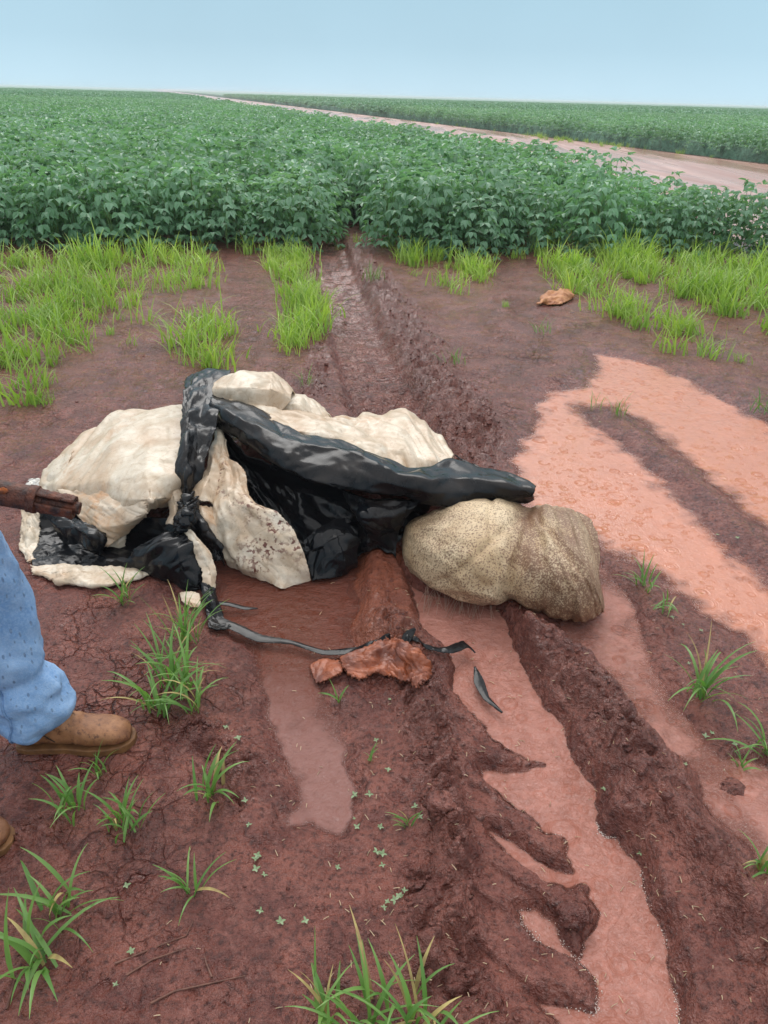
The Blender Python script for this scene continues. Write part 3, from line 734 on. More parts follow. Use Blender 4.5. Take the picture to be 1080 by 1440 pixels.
print('grass tufts', len(gp), 'soy', len(pts), len(mp_), len(fp_), time.time()-T0)

# ------------------------------------------------------------------ near grass tufts, blade by blade
def blade_obj(root, r, length, width, az, lean, sag, b0, twist=0.):
    V_ = []; Fc = []; seg = 8; d = Vector((math.cos(az), math.sin(az), 0)); s0 = Vector((-d.y, d.x, 0))
    cur = b0.copy(); el = math.pi/2-lean; L_ = length/seg
    for q in range(seg+1):
        t = q/seg; dirv = d*math.cos(el)+Vector((0, 0, math.sin(el))); nrm = s0.cross(dirv)
        ww = width*.5*min(1, .45+2.2*t)*(1-max(0, (t-.35)/.65)**1.6)+.0003
        s = (s0*math.cos(twist*t)+nrm*math.sin(twist*t))
        V_ += [cur+s*ww+nrm*ww*-.35, cur.copy(), cur-s*ww+nrm*ww*-.35]
        cur = cur+dirv*L_; el -= sag/seg*(.5+1.4*t)
        if cur.z < .004: cur.z = .004; el = max(el, -.05)
    for q in range(seg):
        for k in (0, 1): Fc.append((3*q+k, 3*q+k+1, 3*q+4+k, 3*q+3+k))
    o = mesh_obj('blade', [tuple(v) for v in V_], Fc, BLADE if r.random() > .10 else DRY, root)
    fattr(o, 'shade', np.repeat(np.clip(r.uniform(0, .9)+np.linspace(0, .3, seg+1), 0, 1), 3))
def tuft(px, py, n_, length, width, label, seed, erect=.5, sag=1.3, spread=.015, az=None, dz=None):
    r = random.Random(seed); p = on_ground(px, py) if dz is None else P(px, py, dz)
    root = empty('grass_tuft', p, label, 'grass tuft', 'grass tufts growing out of the mud')
    for k in range(int(n_*1.45)):
        a = r.uniform(0, 6.28) if az is None else r.gauss(*az)
        blade_obj(root, r, length*r.uniform(.55, 1.1), width*r.uniform(.5, 1.05), a, r.uniform(.05, 1.1)*(1.2-erect), sag*r.uniform(.4, 1.25),
                  Vector((r.gauss(0, spread), r.gauss(0, spread), -.004)), r.uniform(-.7, .7))
TUFTS = [
 (176, 846, 11, .15, .007, 'green grass tuft touching the front hem of the white and black tarp', .6, 1.2, .012),
 (262, 902, 22, .20, .008, 'upright grass tuft just left of the torn black plastic strip', .8, 1.0, .02),
 (250, 958, 28, .21, .009, 'densest tall grass tuft between the tarp and the boot toe', .65, 1.3, .03),
 (222, 998, 13, .19, .010, 'arching grass tuft right beside the toe of the boot', .5, 1.5, .015),
 (274, 1002, 9, .17, .008, 'thin grass tuft with drooping blades at the edge of the dark puddle', .5, 1.5, .012),
 (140, 1088, 7, .11, .007, 'small grass sprig in front of the boot sole', .8, .9, .008),
 (100, 1142, 12, .14, .009, 'grass tuft with a broad upright blade below the boot heel', .7, 1.2, .018),
 (174, 1160, 18, .12, .008, 'bushy short grass tuft with fine stems below the boot', .6, 1.1, .018),
 (296, 1120, 12, .15, .010, 'grass tuft with one tall blade right of the bushy short tuft', .6, 1.4, .012),
 (270, 1252, 8, .11, .007, 'lone low grass tuft of pale thin blades on open mud', .3, 1.2, .008),
 (86, 1290, 12, .17, .010, 'large grass tuft with arching blades above the broad leaved one', .55, 1.5, .02),
 (52, 1355, 14, .19, .012, 'broad leaved grass tuft low at the left edge of the picture', .35, 1.5, .018),
 (575, 1160, 6, .08, .006, 'tiny grass sprig beside the crumbly ridge', .5, 1.0, .006),
 (520, 1070, 4, .06, .005, 'very small bent grass sprout above the ridge slab', .5, 1.2, .005),
 (458, 1438, 9, .15, .009, 'narrow grass tuft left of the big tuft at the bottom edge', .7, 1.1, .012),
 (525, 1434, 15, .165, .009, 'big bright grass tuft at the bottom edge of the picture', .6, 1.3, .025),
 (590, 1442, 18, .16, .009, 'bushy bright grass tuft at the bottom beside the crumbly ridge', .5, 1.5, .03),
 (985, 980, 15, .22, .011, 'spreading blue green grass tuft on mud between the two flows of water', .45, 1.6, .015),
 (1076, 1060, 9, .16, .010, 'grass tuft reaching in from the right edge over pink water', .4, 1.5, .015),
 (1045, 1085, 5, .09, .007, 'small grass sprig in the pink water near the right edge', .5, 1.2, .008),
 (905, 826, 10, .13, .007, 'small green tuft on the mud tongue right of the sack', .5, 1.3, .02),
 (935, 858, 7, .12, .007, 'thin trailing grass tuft just below the tuft on the mud tongue', .3, 1.5, .02),
 (478, 985, 4, .07, .006, 'single grass sprout below the orange rag', .6, 1.0, .005),
 (870, 583, 10, .12, .005, 'fine grass sprig on the tip of the mud spit in the salmon puddle', .7, .9, .03),
 (838, 572, 6, .12, .004, 'pair of thin grass stalks at the head of the mud spit', .8, .8, .02),
 (640, 510, 12, .14, .006, 'small grass clump on the cracked mud behind the tarp', .6, 1.0, .03),
 (765, 470, 9, .15, .006, 'sparse grass clump below the far orange rag', .6, 1.0, .04),
 (525, 398, 22, .20, .007, 'grass clump beside the far end of the tyre track', .7, 1.0, .05),
 (430, 545, 8, .14, .005, 'thin dull grass sprig just behind the peak of the tarp', .7, 1.0, .03),
 (1072, 1225, 7, .12, .008, 'grass sprig at the right edge beside the brown berm', .4, 1.4, .01),
 (1075, 585, 14, .16, .007, 'ragged dark grass clump at the right end of the salmon puddle', .5, 1.2, .05),
]
for i, (px, py, n_, L_, wd, lab, er, sg, spd) in enumerate(TUFTS): tuft(px, py, n_, L_, wd, lab, 100+i, er, sg, spd)

# ------------------------------------------------------------------ seedlings
def seedling_mesh(seed):
    r = random.Random(seed); V_ = []; Fc = []; SH = []
    for k in range(r.choice([4, 5, 6])):
        a = k*1.4+r.uniform(-.3, .3); d = Vector((math.cos(a), math.sin(a), r.uniform(.1, .5)))
        leaf_faces(V_, Fc, SH, Vector((0, 0, .004)), d, Vector((0, 0, 1)), r.uniform(.009, .014), r.uniform(.006, .008), r.random(), .1, .1)
    me = bpy.data.meshes.new('seedling'); me.from_pydata([tuple(v) for v in V_], [], Fc); me.materials.append(SEED)
    a_ = me.attributes.new('shade', 'FLOAT', 'POINT'); a_.data.foreach_set('value', SH); me.update(); return me
sm = [seedling_mesh(s) for s in range(5)]
SP = [(548, 985), (528, 1043), (546, 1084), (498, 1120), (520, 1118), (535, 1165), (498, 1152), (502, 1165), (530, 1200), (538, 1218), (538, 1203), (545, 1270), (560, 1262), (540, 1278), (568, 1256),
      (475, 1222), (362, 1205), (360, 1225), (372, 1232), (367, 1283), (395, 1298), (360, 1210), (345, 1128), (350, 1162), (163, 1387), (185, 1340), (178, 1248), (430, 1298), (583, 1133), (590, 1150),
      (908, 1028), (925, 1022), (963, 1080), (1018, 1085), (990, 1040), (1000, 1035), (1032, 1050), (968, 935), (855, 930), (903, 1190), (1068, 1215), (850, 1108), (960, 880), (945, 870), (985, 890),
      (1008, 755), (1035, 760), (978, 742), (835, 590), (842, 598), (870, 575), (318, 1025), (335, 1040), (555, 1268), (565, 1262)]
for i, (px, py) in enumerate(SP):
    o = bpy.data.objects.new('seedling', sm[i % 5]); COL.objects.link(o); o.location = on_ground(px, py)+Vector((0, 0, .002)); o.rotation_euler = (0, 0, R.uniform(0, 6)); s = R.uniform(.45, 1.0); o.scale = (s, s, s)
    tag(o, 'tiny pale green seedling with a few rounded leaves on bare mud', 'seedling', 'seedlings sprouting on the mud')

# ------------------------------------------------------------------ cloth patches
def cr1(Pn, n_, lin=0.):
    """Catmull-Rom along the first axis"""
    K = len(Pn); t = np.linspace(0, K-1, n_); i = np.minimum(t.astype(int), K-2); f = (t-i)[:, None, None]
    Q = np.concatenate([2*Pn[:1]-Pn[1:2], Pn, 2*Pn[-1:]-Pn[-2:-1]]); p0, p1, p2, p3 = Q[i], Q[i+1], Q[i+2], Q[i+3]
    return lin*(p1+(p2-p1)*f)+(1-lin)*.5*(2*p1+(p2-p0)*f+(2*p0-5*p1+4*p2-p3)*f*f+(3*p1-p0-3*p2+p3)*f**3)
def patch(name, rws, m_, parent, seed, wr=.008, fw=9, nu=46, nv=46, thick=.004, fray=.004, crease=.5, label=None, ang=None, fa=1., stiff=.7):
    nu, nv = int(max(nu, 56)*1.25), int(max(nv, 56)*1.25)
    G_ = np.array([[tuple(p) for p in r_] for r_ in rws]); S1 = cr1(G_, nu, stiff); S2 = cr1(S1.transpose(1, 0, 2), nv, stiff).transpose(1, 0, 2)
    du = np.gradient(S2, axis=0); dv = np.gradient(S2, axis=1); nr = np.cross(du, dv); nr /= np.linalg.norm(nr, axis=-1, keepdims=True)+1e-9
    flip = nr[..., 2].mean() < 0
    if flip: nr = -nr
    lu = np.cumsum(np.linalg.norm(du, axis=-1), 0); lv = np.cumsum(np.linalg.norm(dv, axis=-1), 1)
    a = fbm(lu, lv, fw*.5, 2, seed); q_ = random.Random(seed*7+1); fld = .7*a
    wx, wy = lu+.05*pn(lu*5, lv*5, seed+2), lv+.05*pn(lu*5, lv*5, seed+3)
    for k in range(7):                               # sharp straight folds that come and go
        an = (ang+q_.gauss(0, .45)) if ang is not None else q_.uniform(0, math.pi); fr = fw*q_.uniform(.25, 1.15)*(.6 if k < 3 else 1.2)
        s_ = wx*math.cos(an)+wy*math.sin(an); s_ = (s_*fr+q_.random()) % 1.0
        c0 = q_.uniform(.3, .7); tri = np.where(s_ < c0, s_/c0, (1-s_)/(1-c0))
        fld = fld+crease*(tri**1.3-.4)*np.clip(pn(lu*fw*.35, lv*fw*.35, seed+20+k)*2.2+.25, 0, 1)*(1.1 if k < 3 else .45)
    c1_ = .55/fw; fld = .95*fld+fa*(1.0*facet(lu, lv, c1_*2.4, seed, .15)+.80*facet(lu, lv, c1_*1.15, seed+1, .15)+.38*facet(lu, lv, c1_*.45, seed+2, .15))
    S2 = S2+nr*(wr*fld)[..., None]
    if fray:
        for sl_ in ((0, slice(None)), (-1, slice(None)), (slice(None), 0), (slice(None), -1)):
            e = S2[sl_]; k = np.arange(len(e)); e[:, 0] += fray*fbm(k*.35, k*0+seed, 1, 2, seed); e[:, 1] += fray*fbm(k*.3, k*0+seed+9, 1, 2, seed)
            S2[sl_] = e
    gz_ = ground_zs(S2[..., 0], S2[..., 1])+.007; S2[..., 2] = np.where(S2[..., 2] < gz_+.01, gz_+.5*np.maximum(S2[..., 2]-gz_+.01, 0)+.004*np.abs(a), S2[..., 2])
    id_ = np.arange(nu*nv).reshape(nu, nv); q = np.stack([id_[:-1, :-1], id_[:-1, 1:], id_[1:, 1:], id_[1:, :-1]], -1).reshape(-1, 4)
    if flip: q = q[:, ::-1]
    o = mesh_obj(name, S2.reshape(-1, 3), q, m_, parent, world=True)
    md = o.modifiers.new('solid', 'SOLIDIFY'); md.thickness = thick; md.offset = -1
    if label: o['label'] = label
    return o
tarp = empty('tarp', P(300, 760, 0), 'large crumpled tarp, dirty white outside and black inside, heaped on the mud', 'tarp')
# white left dome
patch('white_panel', [
 [W(-1.36, 2.85, 0), W(-1.25, 3.2, 0), W(-1.05, 3.45, 0), W(-.88, 3.55, .02), W(-.72, 3.5, .05)],
 [P(80, 646, .10), P(117, 611, .18), P(160, 584, .25), P(210, 572, .29), P(268, 571, .31)],
 [P(62, 662, .11), P(110, 648, .20), P(160, 628, .28), P(210, 618, .32), P(268, 620, .33)],
 [P(56, 680, .09), P(100, 684, .17), P(152, 676, .23), P(205, 668, .29), P(264, 668, .28)],
 [P(58, 694, .08), P(104, 706, .12), P(150, 700, .18), P(212, 704, .26), P(250, 700, .20)],
 [P(66, 704, .05), P(112, 722, .08), P(150, 716, .12), P(204, 722, .20), P(236, 716, .15)]], TWHITE, tarp, 1, .010, 7, 110, 110, crease=.9)
patch('torn_flap', [
 [P(82, 690, .14), P(125, 690, .18), P(165, 690, .21), P(200, 698, .24)],
 [P(100, 712, .13), P(132, 712, .17), P(170, 715, .19), P(207, 712, .23)],
 [P(118, 738, .11), P(140, 742, .13), P(172, 738, .15), P(206, 722, .21)],
 [P(142, 766, .06), P(152, 768, .07), P(176, 752, .09), P(204, 728, .16)]], TDIRTY, tarp, 4, .006, 12, 34, 34, fray=.012)
patch('torn_flap', [
 [P(146, 752, .08), P(165, 748, .09), P(178, 742, .10)],
 [P(150, 766, .05), P(166, 764, .06), P(176, 756, .07)],
 [P(156, 776, .03), P(168, 774, .03), P(175, 768, .04)]], TWHITE, tarp, 5, .003, 16, 20, 20, fray=.01)
# folded rim lobe at the far left
patch('white_panel', [
 [P(72, 650, .14), P(90, 640, .17), P(104, 634, .20)],
 [P(62, 668, .10), P(78, 668, .15), P(96, 655, .18)],
 [P(58, 690, .06), P(74, 695, .10), P(92, 690, .13)]], TDIRTY, tarp, 6, .006, 11, 24, 24)
patch('torn_fringe', [[P(41+8*i, 672+((i*7) % 5), .06) for i in range(5)], [P(40+9*i, 682+((i*5) % 7), .05) for i in range(5)], [P(44+8*i, 690+((i*3) % 5), .03) for i in range(5)]],
      WFRAY, tarp, 7, .012, 30, 26, 26, fray=.02)
# black lining in the left opening
patch('black_lining', [
 [P(52, 712, .12), P(90, 710, .13), P(140, 722, .12), P(200, 728, .12), P(262, 728, .12)],
 [P(50, 745, .05), P(95, 735, .06), P(150, 748, .06), P(205, 750, .05), P(262, 752, .08)],
 [P(48, 775, .02), P(90, 770, .02), P(140, 778, .03), P(205, 775, .02), P(262, 775, .04)],
 [P(47, 806, .012), P(90, 806, .012), P(150, 806, .014), P(200, 802, .02), P(250, 800, .02)]], TBLACK, tarp, 8, .010, 9, 80, 100, crease=1)
patch('black_lining', [
 [P(62, 722, .14), P(95, 722, .14), P(122, 735, .13), P(148, 748, .11)],
 [P(75, 742, .10), P(105, 742, .13), P(125, 752, .13), P(148, 762, .09)],
 [P(95, 762, .04), P(115, 765, .08), P(124, 772, .08), P(140, 780, .04)]], TBLACK, tarp, 9, .010, 12, 30, 34, crease=1)
# white hems of the left opening
patch('hem', [
 [P(31, 716, .09), P(44, 717, .10), P(57, 722, .11)],
 [P(31, 740, .06), P(42, 742, .075), P(56, 745, .06)],
 [P(28, 765, .03), P(38, 768, .045), P(52, 770, .03)],
 [P(36, 792, .015), P(42, 794, .03), P(48, 796, .015)]], TDIRTY, tarp, 10, .007, 26, 60, 40, fray=.008)
patch('hem', [
 [P(46, 803, .02), P(85, 797, .035), P(130, 799, .035), P(175, 800, .035), P(212, 804, .03)],
 [P(46, 806, .035), P(85, 803, .055), P(130, 806, .05), P(175, 808, .05), P(212, 808, .04)],
 [P(52, 812, .02), P(90, 819, .04), P(130, 824, .04), P(165, 822, .04), P(205, 812, .02)],
 [P(58, 812, .0), P(95, 828, .004), P(130, 831, .004), P(165, 826, .004), P(200, 814, .0)]], TDIRTY, tarp, 11, .007, 24, 44, 110, fray=.006)
# black pillowy lump in front
patch('black_fold', [
 [P(215, 758, .15), P(232, 752, .16), P(250, 750, .16), P(262, 742, .17)],
 [P(190, 775, .10), P(222, 768, .15), P(250, 768, .16), P(272, 765, .15)],
 [P(174, 796, .04), P(215, 795, .09), P(255, 795, .12), P(284, 795, .10)],
 [P(178, 803, .015), P(220, 812, .04), P(262, 822, .06), P(294, 826, .04)],
 [P(190, 806, .0), P(225, 820, .0), P(265, 838, .01), P(292, 836, .01)]], TBLACK, tarp, 12, .010, 11, 80, 80, crease=1.1)
# standing black arm
patch('black_fold', [
 [W(-.90, 3.28, .36), W(-.86, 3.34, .38), W(-.80, 3.36, .38), W(-.72, 3.36, .38)],
 [P(260, 553, .41), P(280, 530, .43), P(302, 525, .43), P(324, 528, .42)],
 [P(256, 582, .395), P(266, 578, .41), P(284, 580, .395), P(308, 580, .405)],
 [P(253, 625, .35), P(262, 622, .365), P(278, 622, .345), P(300, 616, .355)],
 [P(252, 665, .285), P(262, 664, .305), P(272, 662, .28), P(286, 657, .285)],
 [P(255, 703, .20), P(260, 699, .23), P(265, 699, .22), P(271, 698, .20)]], TBLACKD, tarp, 13, .011, 12, 80, 44, crease=.8, ang=math.pi/2)
# knot and rags under it
patch('knot', [
 [P(252, 700, .20), P(262, 694, .24), P(274, 700, .20)],
 [P(248, 718, .19), P(262, 712, .25), P(278, 718, .19)],
 [P(250, 735, .17), P(262, 732, .22), P(274, 738, .17)],
 [P(254, 750, .15), P(263, 748, .18), P(270, 752, .14)]], TBLACK, tarp, 14, .016, 30, 34, 26, crease=1.2)
patch('black_rag', [
 [P(262, 720, .20), P(270, 716, .21), P(280, 722, .20)],
 [P(270, 742, .16), P(284, 738, .18), P(296, 750, .15)],
 [P(282, 762, .12), P(298, 758, .14), P(312, 772, .10)],
 [P(296, 790, .06), P(308, 788, .07), P(316, 796, .03)]], TBLACKD, tarp, 15, .010, 18, 40, 22, crease=1)
patch('black_rag', [
 [P(284, 820, .06), P(294, 822, .07), P(302, 828, .05)],
 [P(286, 845, .04), P(298, 845, .05), P(306, 850, .03)],
 [P(292, 868, .03), P(304, 868, .03), P(314, 866, .02)],
 [P(294, 888, .028), P(308, 890, .03), P(324, 884, .025)]], TBLACK, tarp, 16, .008, 20, 36, 20, crease=1)
patch('white_strip', [
 [P(257, 742, .18), P(264, 742, .19), P(270, 746, .18)],
 [P(268, 770, .14), P(280, 765, .16), P(292, 772, .13)],
 [P(284, 802, .09), P(294, 798, .10), P(303, 802, .08)],
 [P(289, 838, .03), P(295, 836, .04), P(301, 826, .04)]], TWHITE, tarp, 17, .005, 24, 60, 34, fray=.008)
patch('white_strip', [
 [P(254, 836, .03), P(268, 834, .04), P(280, 838, .035)],
 [P(256, 848, .025), P(268, 848, .04), P(282, 852, .03)],
 [P(262, 856, .02), P(272, 857, .025), P(280, 858, .02)]], TDIRTY, tarp, 18, .004, 16, 16, 16)
patch('white_panel', [
 [P(266, 712, .20), P(282, 712, .20), P(306, 716, .17)],
 [P(272, 728, .17), P(288, 730, .18), P(306, 740, .15)],
 [P(284, 745, .14), P(296, 752, .13), P(308, 765, .10)]], TWHITE, tarp, 19, .004, 12, 22, 22)
# tan web between the arm and the stained flap
patch('white_panel', [
 [P(306, 600, .33), P(310, 604, .33), P(314, 610, .32), P(322, 630, .30)],
 [P(294, 640, .29), P(302, 640, .30), P(310, 645, .28), P(322, 655, .26)],
 [P(280, 672, .25), P(292, 675, .26), P(304, 680, .24), P(320, 685, .20)],
 [P(266, 702, .21), P(280, 704, .22), P(296, 708, .20), P(315, 720, .14)]], TDIRTY, tarp, 20, .010, 11, 36, 26, crease=1)
# strip left of the knot
patch('white_panel', [
 [P(238, 672, .25), P(248, 668, .26), P(258, 668, .25)],
 [P(232, 694, .22), P(244, 694, .23), P(256, 698, .21)],
 [P(240, 722, .17), P(247, 722, .18), P(253, 722, .17)],
 [P(236, 738, .14), P(241, 738, .15), P(246, 736, .14)]], TDIRTY, tarp, 21, .006, 16, 26, 16)
# peak and second lump of white plastic
patch('white_panel', [
 [W(-.72, 3.48, .05), W(-.60, 3.6, .05), W(-.45, 3.62, .05), W(-.33, 3.5, .05)],
 [P(305, 538, .43), P(340, 524, .46), P(384, 522, .45), P(411, 552, .39)],
 [P(300, 548, .43), P(340, 546, .46), P(382, 546, .45), P(408, 563, .39)],
 [P(304, 556, .41), P(335, 566, .40), P(375, 576, .37), P(396, 577, .36)]], TDIRTY, tarp, 22, .009, 9, 80, 80, crease=.9)
patch('white_panel', [
 [W(-.46, 3.6, .03), W(-.33, 3.62, .03), W(-.2, 3.5, .03)],
 [P(398, 552, .38), P(430, 554, .36), P(462, 582, .29)],
 [P(392, 565, .38), P(425, 572, .36), P(464, 592, .29)],
 [P(395, 582, .34), P(430, 592, .31), P(466, 600, .27)]], TWHITE, tarp, 23, .010, 11, 34, 34, crease=.9)
# long white back panel over the black band
patch('white_panel', [
 [W(-.62, 3.5, .03), W(-.42, 3.55, .03), W(-.2, 3.6, .02), W(.0, 3.6, .0), W(.18, 3.5, .0), W(.3, 3.2, .0), W(.34, 2.95, .0)],
 [P(322, 558, .40), P(392, 578, .36), P(466, 588, .30), P(520, 584, .26), P(570, 577, .25), P(612, 612, .21), P(636, 642, .18)],
 [P(326, 566, .41), P(396, 588, .37), P(466, 600, .33), P(520, 600, .29), P(570, 592, .29), P(606, 626, .25), P(634, 648, .21)],
 [P(330, 574, .41), P(400, 600, .38), P(466, 614, .35), P(520, 625, .32), P(568, 630, .30), P(602, 648, .27), P(628, 656, .23)],
 [P(334, 585, .38), P(402, 612, .35), P(468, 626, .33), P(516, 645, .29), P(564, 660, .26), P(600, 664, .24), P(624, 666, .21)]], TDIRTY, tarp, 24, .013, 9, 70, 160, crease=1)
# black band: a thick flattened fold, its lit top meeting the near face in a sharp ridge
_bx = [(296, 558, 566, 592), (341, 569, 590, 622), (397, 597, 614, 660), (428, 610, 624, 674), (480, 622, 634, 688), (530, 643, 655, 695), (570, 656, 670, 700), (605, 657, 678, 708), (634, 648, 672, 713), (672, 659, 676, 709), (712, 669, 684, 706), (740, 680, 688, 705), (750, 688, 692, 702)]
_bz = [.41, .41, .39, .38, .365, .35, .335, .325, .315, .305, .295, .285, .278]
patch('black_band', [
 [P(x+2, t+2, z-.06) for (x, t, r_, b_), z in zip(_bx, _bz)],
 [P(x, t, z-.005) for (x, t, r_, b_), z in zip(_bx, _bz)],
 [P(x, r_-1.5, z+.008) for (x, t, r_, b_), z in zip(_bx, _bz)],
 [P(x, r_+1.5, z+.006) for (x, t, r_, b_), z in zip(_bx, _bz)],
 [P(x, (r_+b_)/2, z-.022) for (x, t, r_, b_), z in zip(_bx, _bz)],
 [P(x, b_-2, z-.066) for (x, t, r_, b_), z in zip(_bx, _bz)],
 [P(x, b_, z-.085) for (x, t, r_, b_), z in zip(_bx, _bz)],
 [P(x, b_-14, z-.12) for (x, t, r_, b_), z in zip(_bx, _bz)]], TBLACKD, tarp, 25, .009, 8, 70, 190, crease=.8, ang=.15)
patch('black_band', [
 [P(640, 640, .22), P(670, 655, .22), P(700, 668, .23), P(735, 680, .24)],
 [P(650, 652, .20), P(680, 668, .22), P(705, 678, .22), P(730, 686, .22)],
 [W(.45, 2.95, .02), W(.5, 2.85, .02), W(.55, 2.8, .05), W(.56, 2.7, .12)]], TBLACK, tarp, 26, .008, 12, 24, 34)
# inner black wall below the band
patch('black_lining', [
 [P(300, 598, .34), P(350, 640, .28), P(410, 664, .26), P(480, 686, .24), P(550, 700, .22), P(610, 704, .2)],
 [P(312, 620, .26), P(360, 662, .20), P(420, 692, .18), P(490, 706, .16), P(550, 716, .15), P(600, 722, .13)],
 [P(322, 660, .18), P(375, 700, .12), P(430, 735, .10), P(490, 740, .09), P(540, 742, .08), P(575, 748, .07)],
 [P(330, 720, .06), P(385, 745, .04), P(435, 775, .03), P(480, 780, .03), P(520, 768, .04), P(548, 772, .03)],
 [P(340, 770, .01), P(400, 790, .01), P(440, 812, .0), P(480, 805, .0), P(508, 780, .03), P(540, 780, .0)]], TBLACK, tarp, 27, .012, 8, 90, 110, crease=1)
patch('black_fold', [
 [P(426, 758, .12), P(446, 742, .15), P(468, 730, .17), P(488, 726, .18)],
 [P(426, 776, .10), P(452, 764, .14), P(476, 752, .16), P(498, 748, .15)],
 [P(432, 796, .06), P(458, 786, .09), P(484, 778, .11), P(506, 764, .11)],
 [P(438, 810, .03), P(462, 804, .04), P(486, 798, .05), P(503, 790, .05)],
 [P(440, 816, .02), P(464, 812, .02), P(486, 804, .02), P(501, 796, .02)]], TBLACK, tarp, 28, .012, 10, 80, 80, crease=1.)
patch('black_fold', [
 [P(480, 690, .24), P(510, 700, .25), P(545, 704, .25), P(590, 706, .24)],
 [P(488, 712, .20), P(510, 728, .22), P(540, 726, .22), P(572, 726, .20)],
 [P(502, 740, .13), P(516, 750, .15), P(536, 748, .15), P(560, 750, .12)],
 [P(505, 765, .07), P(518, 775, .07), P(532, 775, .06), P(556, 788, .03)]], TBLACKD, tarp, 29, .012, 12, 34, 34, crease=1)
# mud-stained flap hanging forward
patch('stained_flap', [
 [P(304, 640, .29), P(314, 638, .30), P(332, 652, .29), P(346, 668, .27)],
 [P(302, 672, .24), P(318, 672, .26), P(336, 684, .25), P(351, 702, .23)],
 [P(300, 702, .20), P(322, 706, .23), P(358, 715, .23), P(392, 722, .22)],
 [P(302, 735, .155), P(334, 738, .175), P(376, 744, .175), P(412, 744, .175)],
 [P(304, 768, .09), P(340, 770, .115), P(384, 778, .11), P(426, 774, .12)],
 [P(316, 788, .05), P(350, 798, .055), P(388, 806, .05), P(434, 800, .065)],
 [P(320, 796, .02), P(362, 810, .02), P(396, 828, .012), P(437, 817, .015)]], TSTAIN, tarp, 30, .010, 9, 110, 90, crease=1.1, label='tarp flap stained with dark mud and blotches')
print('tarp', time.time()-T0)

# ------------------------------------------------------------------ sack
def loft(name, stations, m_, parent, n=40, nl=90, disp=None, cap=True):
    """stations: (centre, side axis*half, up axis*half, squareness)"""
    K = np.array([[tuple(s[0]), tuple(s[1]), tuple(s[2]), (s[3], 0, 0)] for s in stations]); Q = cr1(K, nl)
    th = np.linspace(0, 2*np.pi, n, endpoint=False); V_ = []
    for i in range(nl):
        c, a, b, e = Q[i, 0], Q[i, 1], Q[i, 2], 2/max(Q[i, 3, 0], 1)
        ct, st = np.cos(th), np.sin(th)
        V_.append(c+np.sign(ct)[:, None]*np.abs(ct)[:, None]**e*a+np.sign(st)[:, None]*np.abs(st)[:, None]**e*b)
    V_ = np.array(V_)
    if disp: V_ = disp(V_, Q, th)
    id_ = np.arange(nl*n).reshape(nl, n); q = np.stack([id_[:-1], np.roll(id_, -1, 1)[:-1], np.roll(id_, -1, 1)[1:], id_[1:]], -1).reshape(-1, 4)
    v2 = V_.reshape(-1, 3); faces = [tuple(f) for f in q]
    if cap:
        faces += [tuple(id_[0][::-1]), tuple(id_[-1])]
    o = mesh_obj(name, v2, faces, m_, parent, world=parent is not None)
    return o, V_
sroot = empty('sack', P(700, 820, 0), 'full woven sack speckled with brown mud, lying under the end of the black band', 'sack')
ST = []
for px, top, bot, b in ((566, 755, 772, .03), (572, 738, 792, .07), (600, 722, 815, .105), (645, 706, 836, .135), (690, 703, 843, .14), (732, 712, 842, .122), (770, 712, 852, .128), (806, 722, 858, .115), (826, 736, 856, .075), (836, 750, 850, .025)):
    mid = (top+bot)/2; c = P(px, mid, b*.98); ppm = F/(c-Vector((0, 0, HC))).dot(Fv)
    hgt = (bot-top)/2/ppm; el = math.radians(31)
    a2 = max(hgt**2-(b*math.cos(el))**2, .0004); a = math.sqrt(a2)/math.sin(el)
    a = min(a, .26)
    ST.append((c, Vector((.10, 1, 0)).normalized()*a, Vector((0, 0, b)), 2.3+.9*max(0, (px-700)/136)))
ST[0] = (ST[0][0], ST[0][1]*.5, ST[0][2], 2)
def sdisp(V_, Q, th):
    nl, n, _ = V_.shape; cen = Q[:, 0][:, None, :]; d = V_-cen; d /= np.linalg.norm(d, axis=-1, keepdims=True)+1e-6
    t = np.linspace(0, 1, nl)[:, None]; a = th[None, :]+0*t; x = V_[..., 0]
    h = .010*fbm(np.cos(a)*1.2+3*t, np.sin(a)*1.2+t*5, 1.4, 3, 201)
    # gathered crease around the waist of the sack, radiating from the top
    cre = np.exp(-((t-.56-.04*np.cos(a))/.030)**2)+.5*np.exp(-((t-.64-.03*np.cos(a+1))/.016)**2)+.4*np.exp(-((t-.48+.05*np.sin(a))/.014)**2)+.35*np.exp(-((t-.72+.03*np.sin(a+1))/.012)**2)
    h -= .026*cre*ss(4.3, 3.6, a)*ss(.2, .9, a)
    for k_i, (dt, w_) in enumerate(((-.30, .012), (-.12, .010), (.10, .014), (.22, .010), (.34, .012), (.46, .009))):
        h += (.010 if k_i % 2 else -.011)*np.exp(-((t-.57-dt*np.clip(a-1.2, 0, 3)/2.2)/w_/1.3)**2)*ss(1.1, 1.6, a)*ss(4.2, 3.0, a)
    h += .007*facet(t*.9, a*.22, .085, 5)+.003*facet(t*.9, a*.22, .035, 6)
    h += .008*(1-2*np.abs(fbm(t*20+.5*np.sin(a*2), a*.9, 1, 2, 210)))*ss(.40, .6, t)
    h += .005*(1-2*np.abs(fbm(t*9, a*1.6, 1, 2, 213)))*ss(.6, .3, t)
    return V_+d*h[..., None]
so_, SV = loft('body', ST, SACK, sroot, 120, 220, sdisp)
tt = np.linspace(0, 1, 220)[:, None]+0*SV[..., 0]; aa = np.linspace(0, 2*np.pi, 120, endpoint=False)[None, :]+0*tt
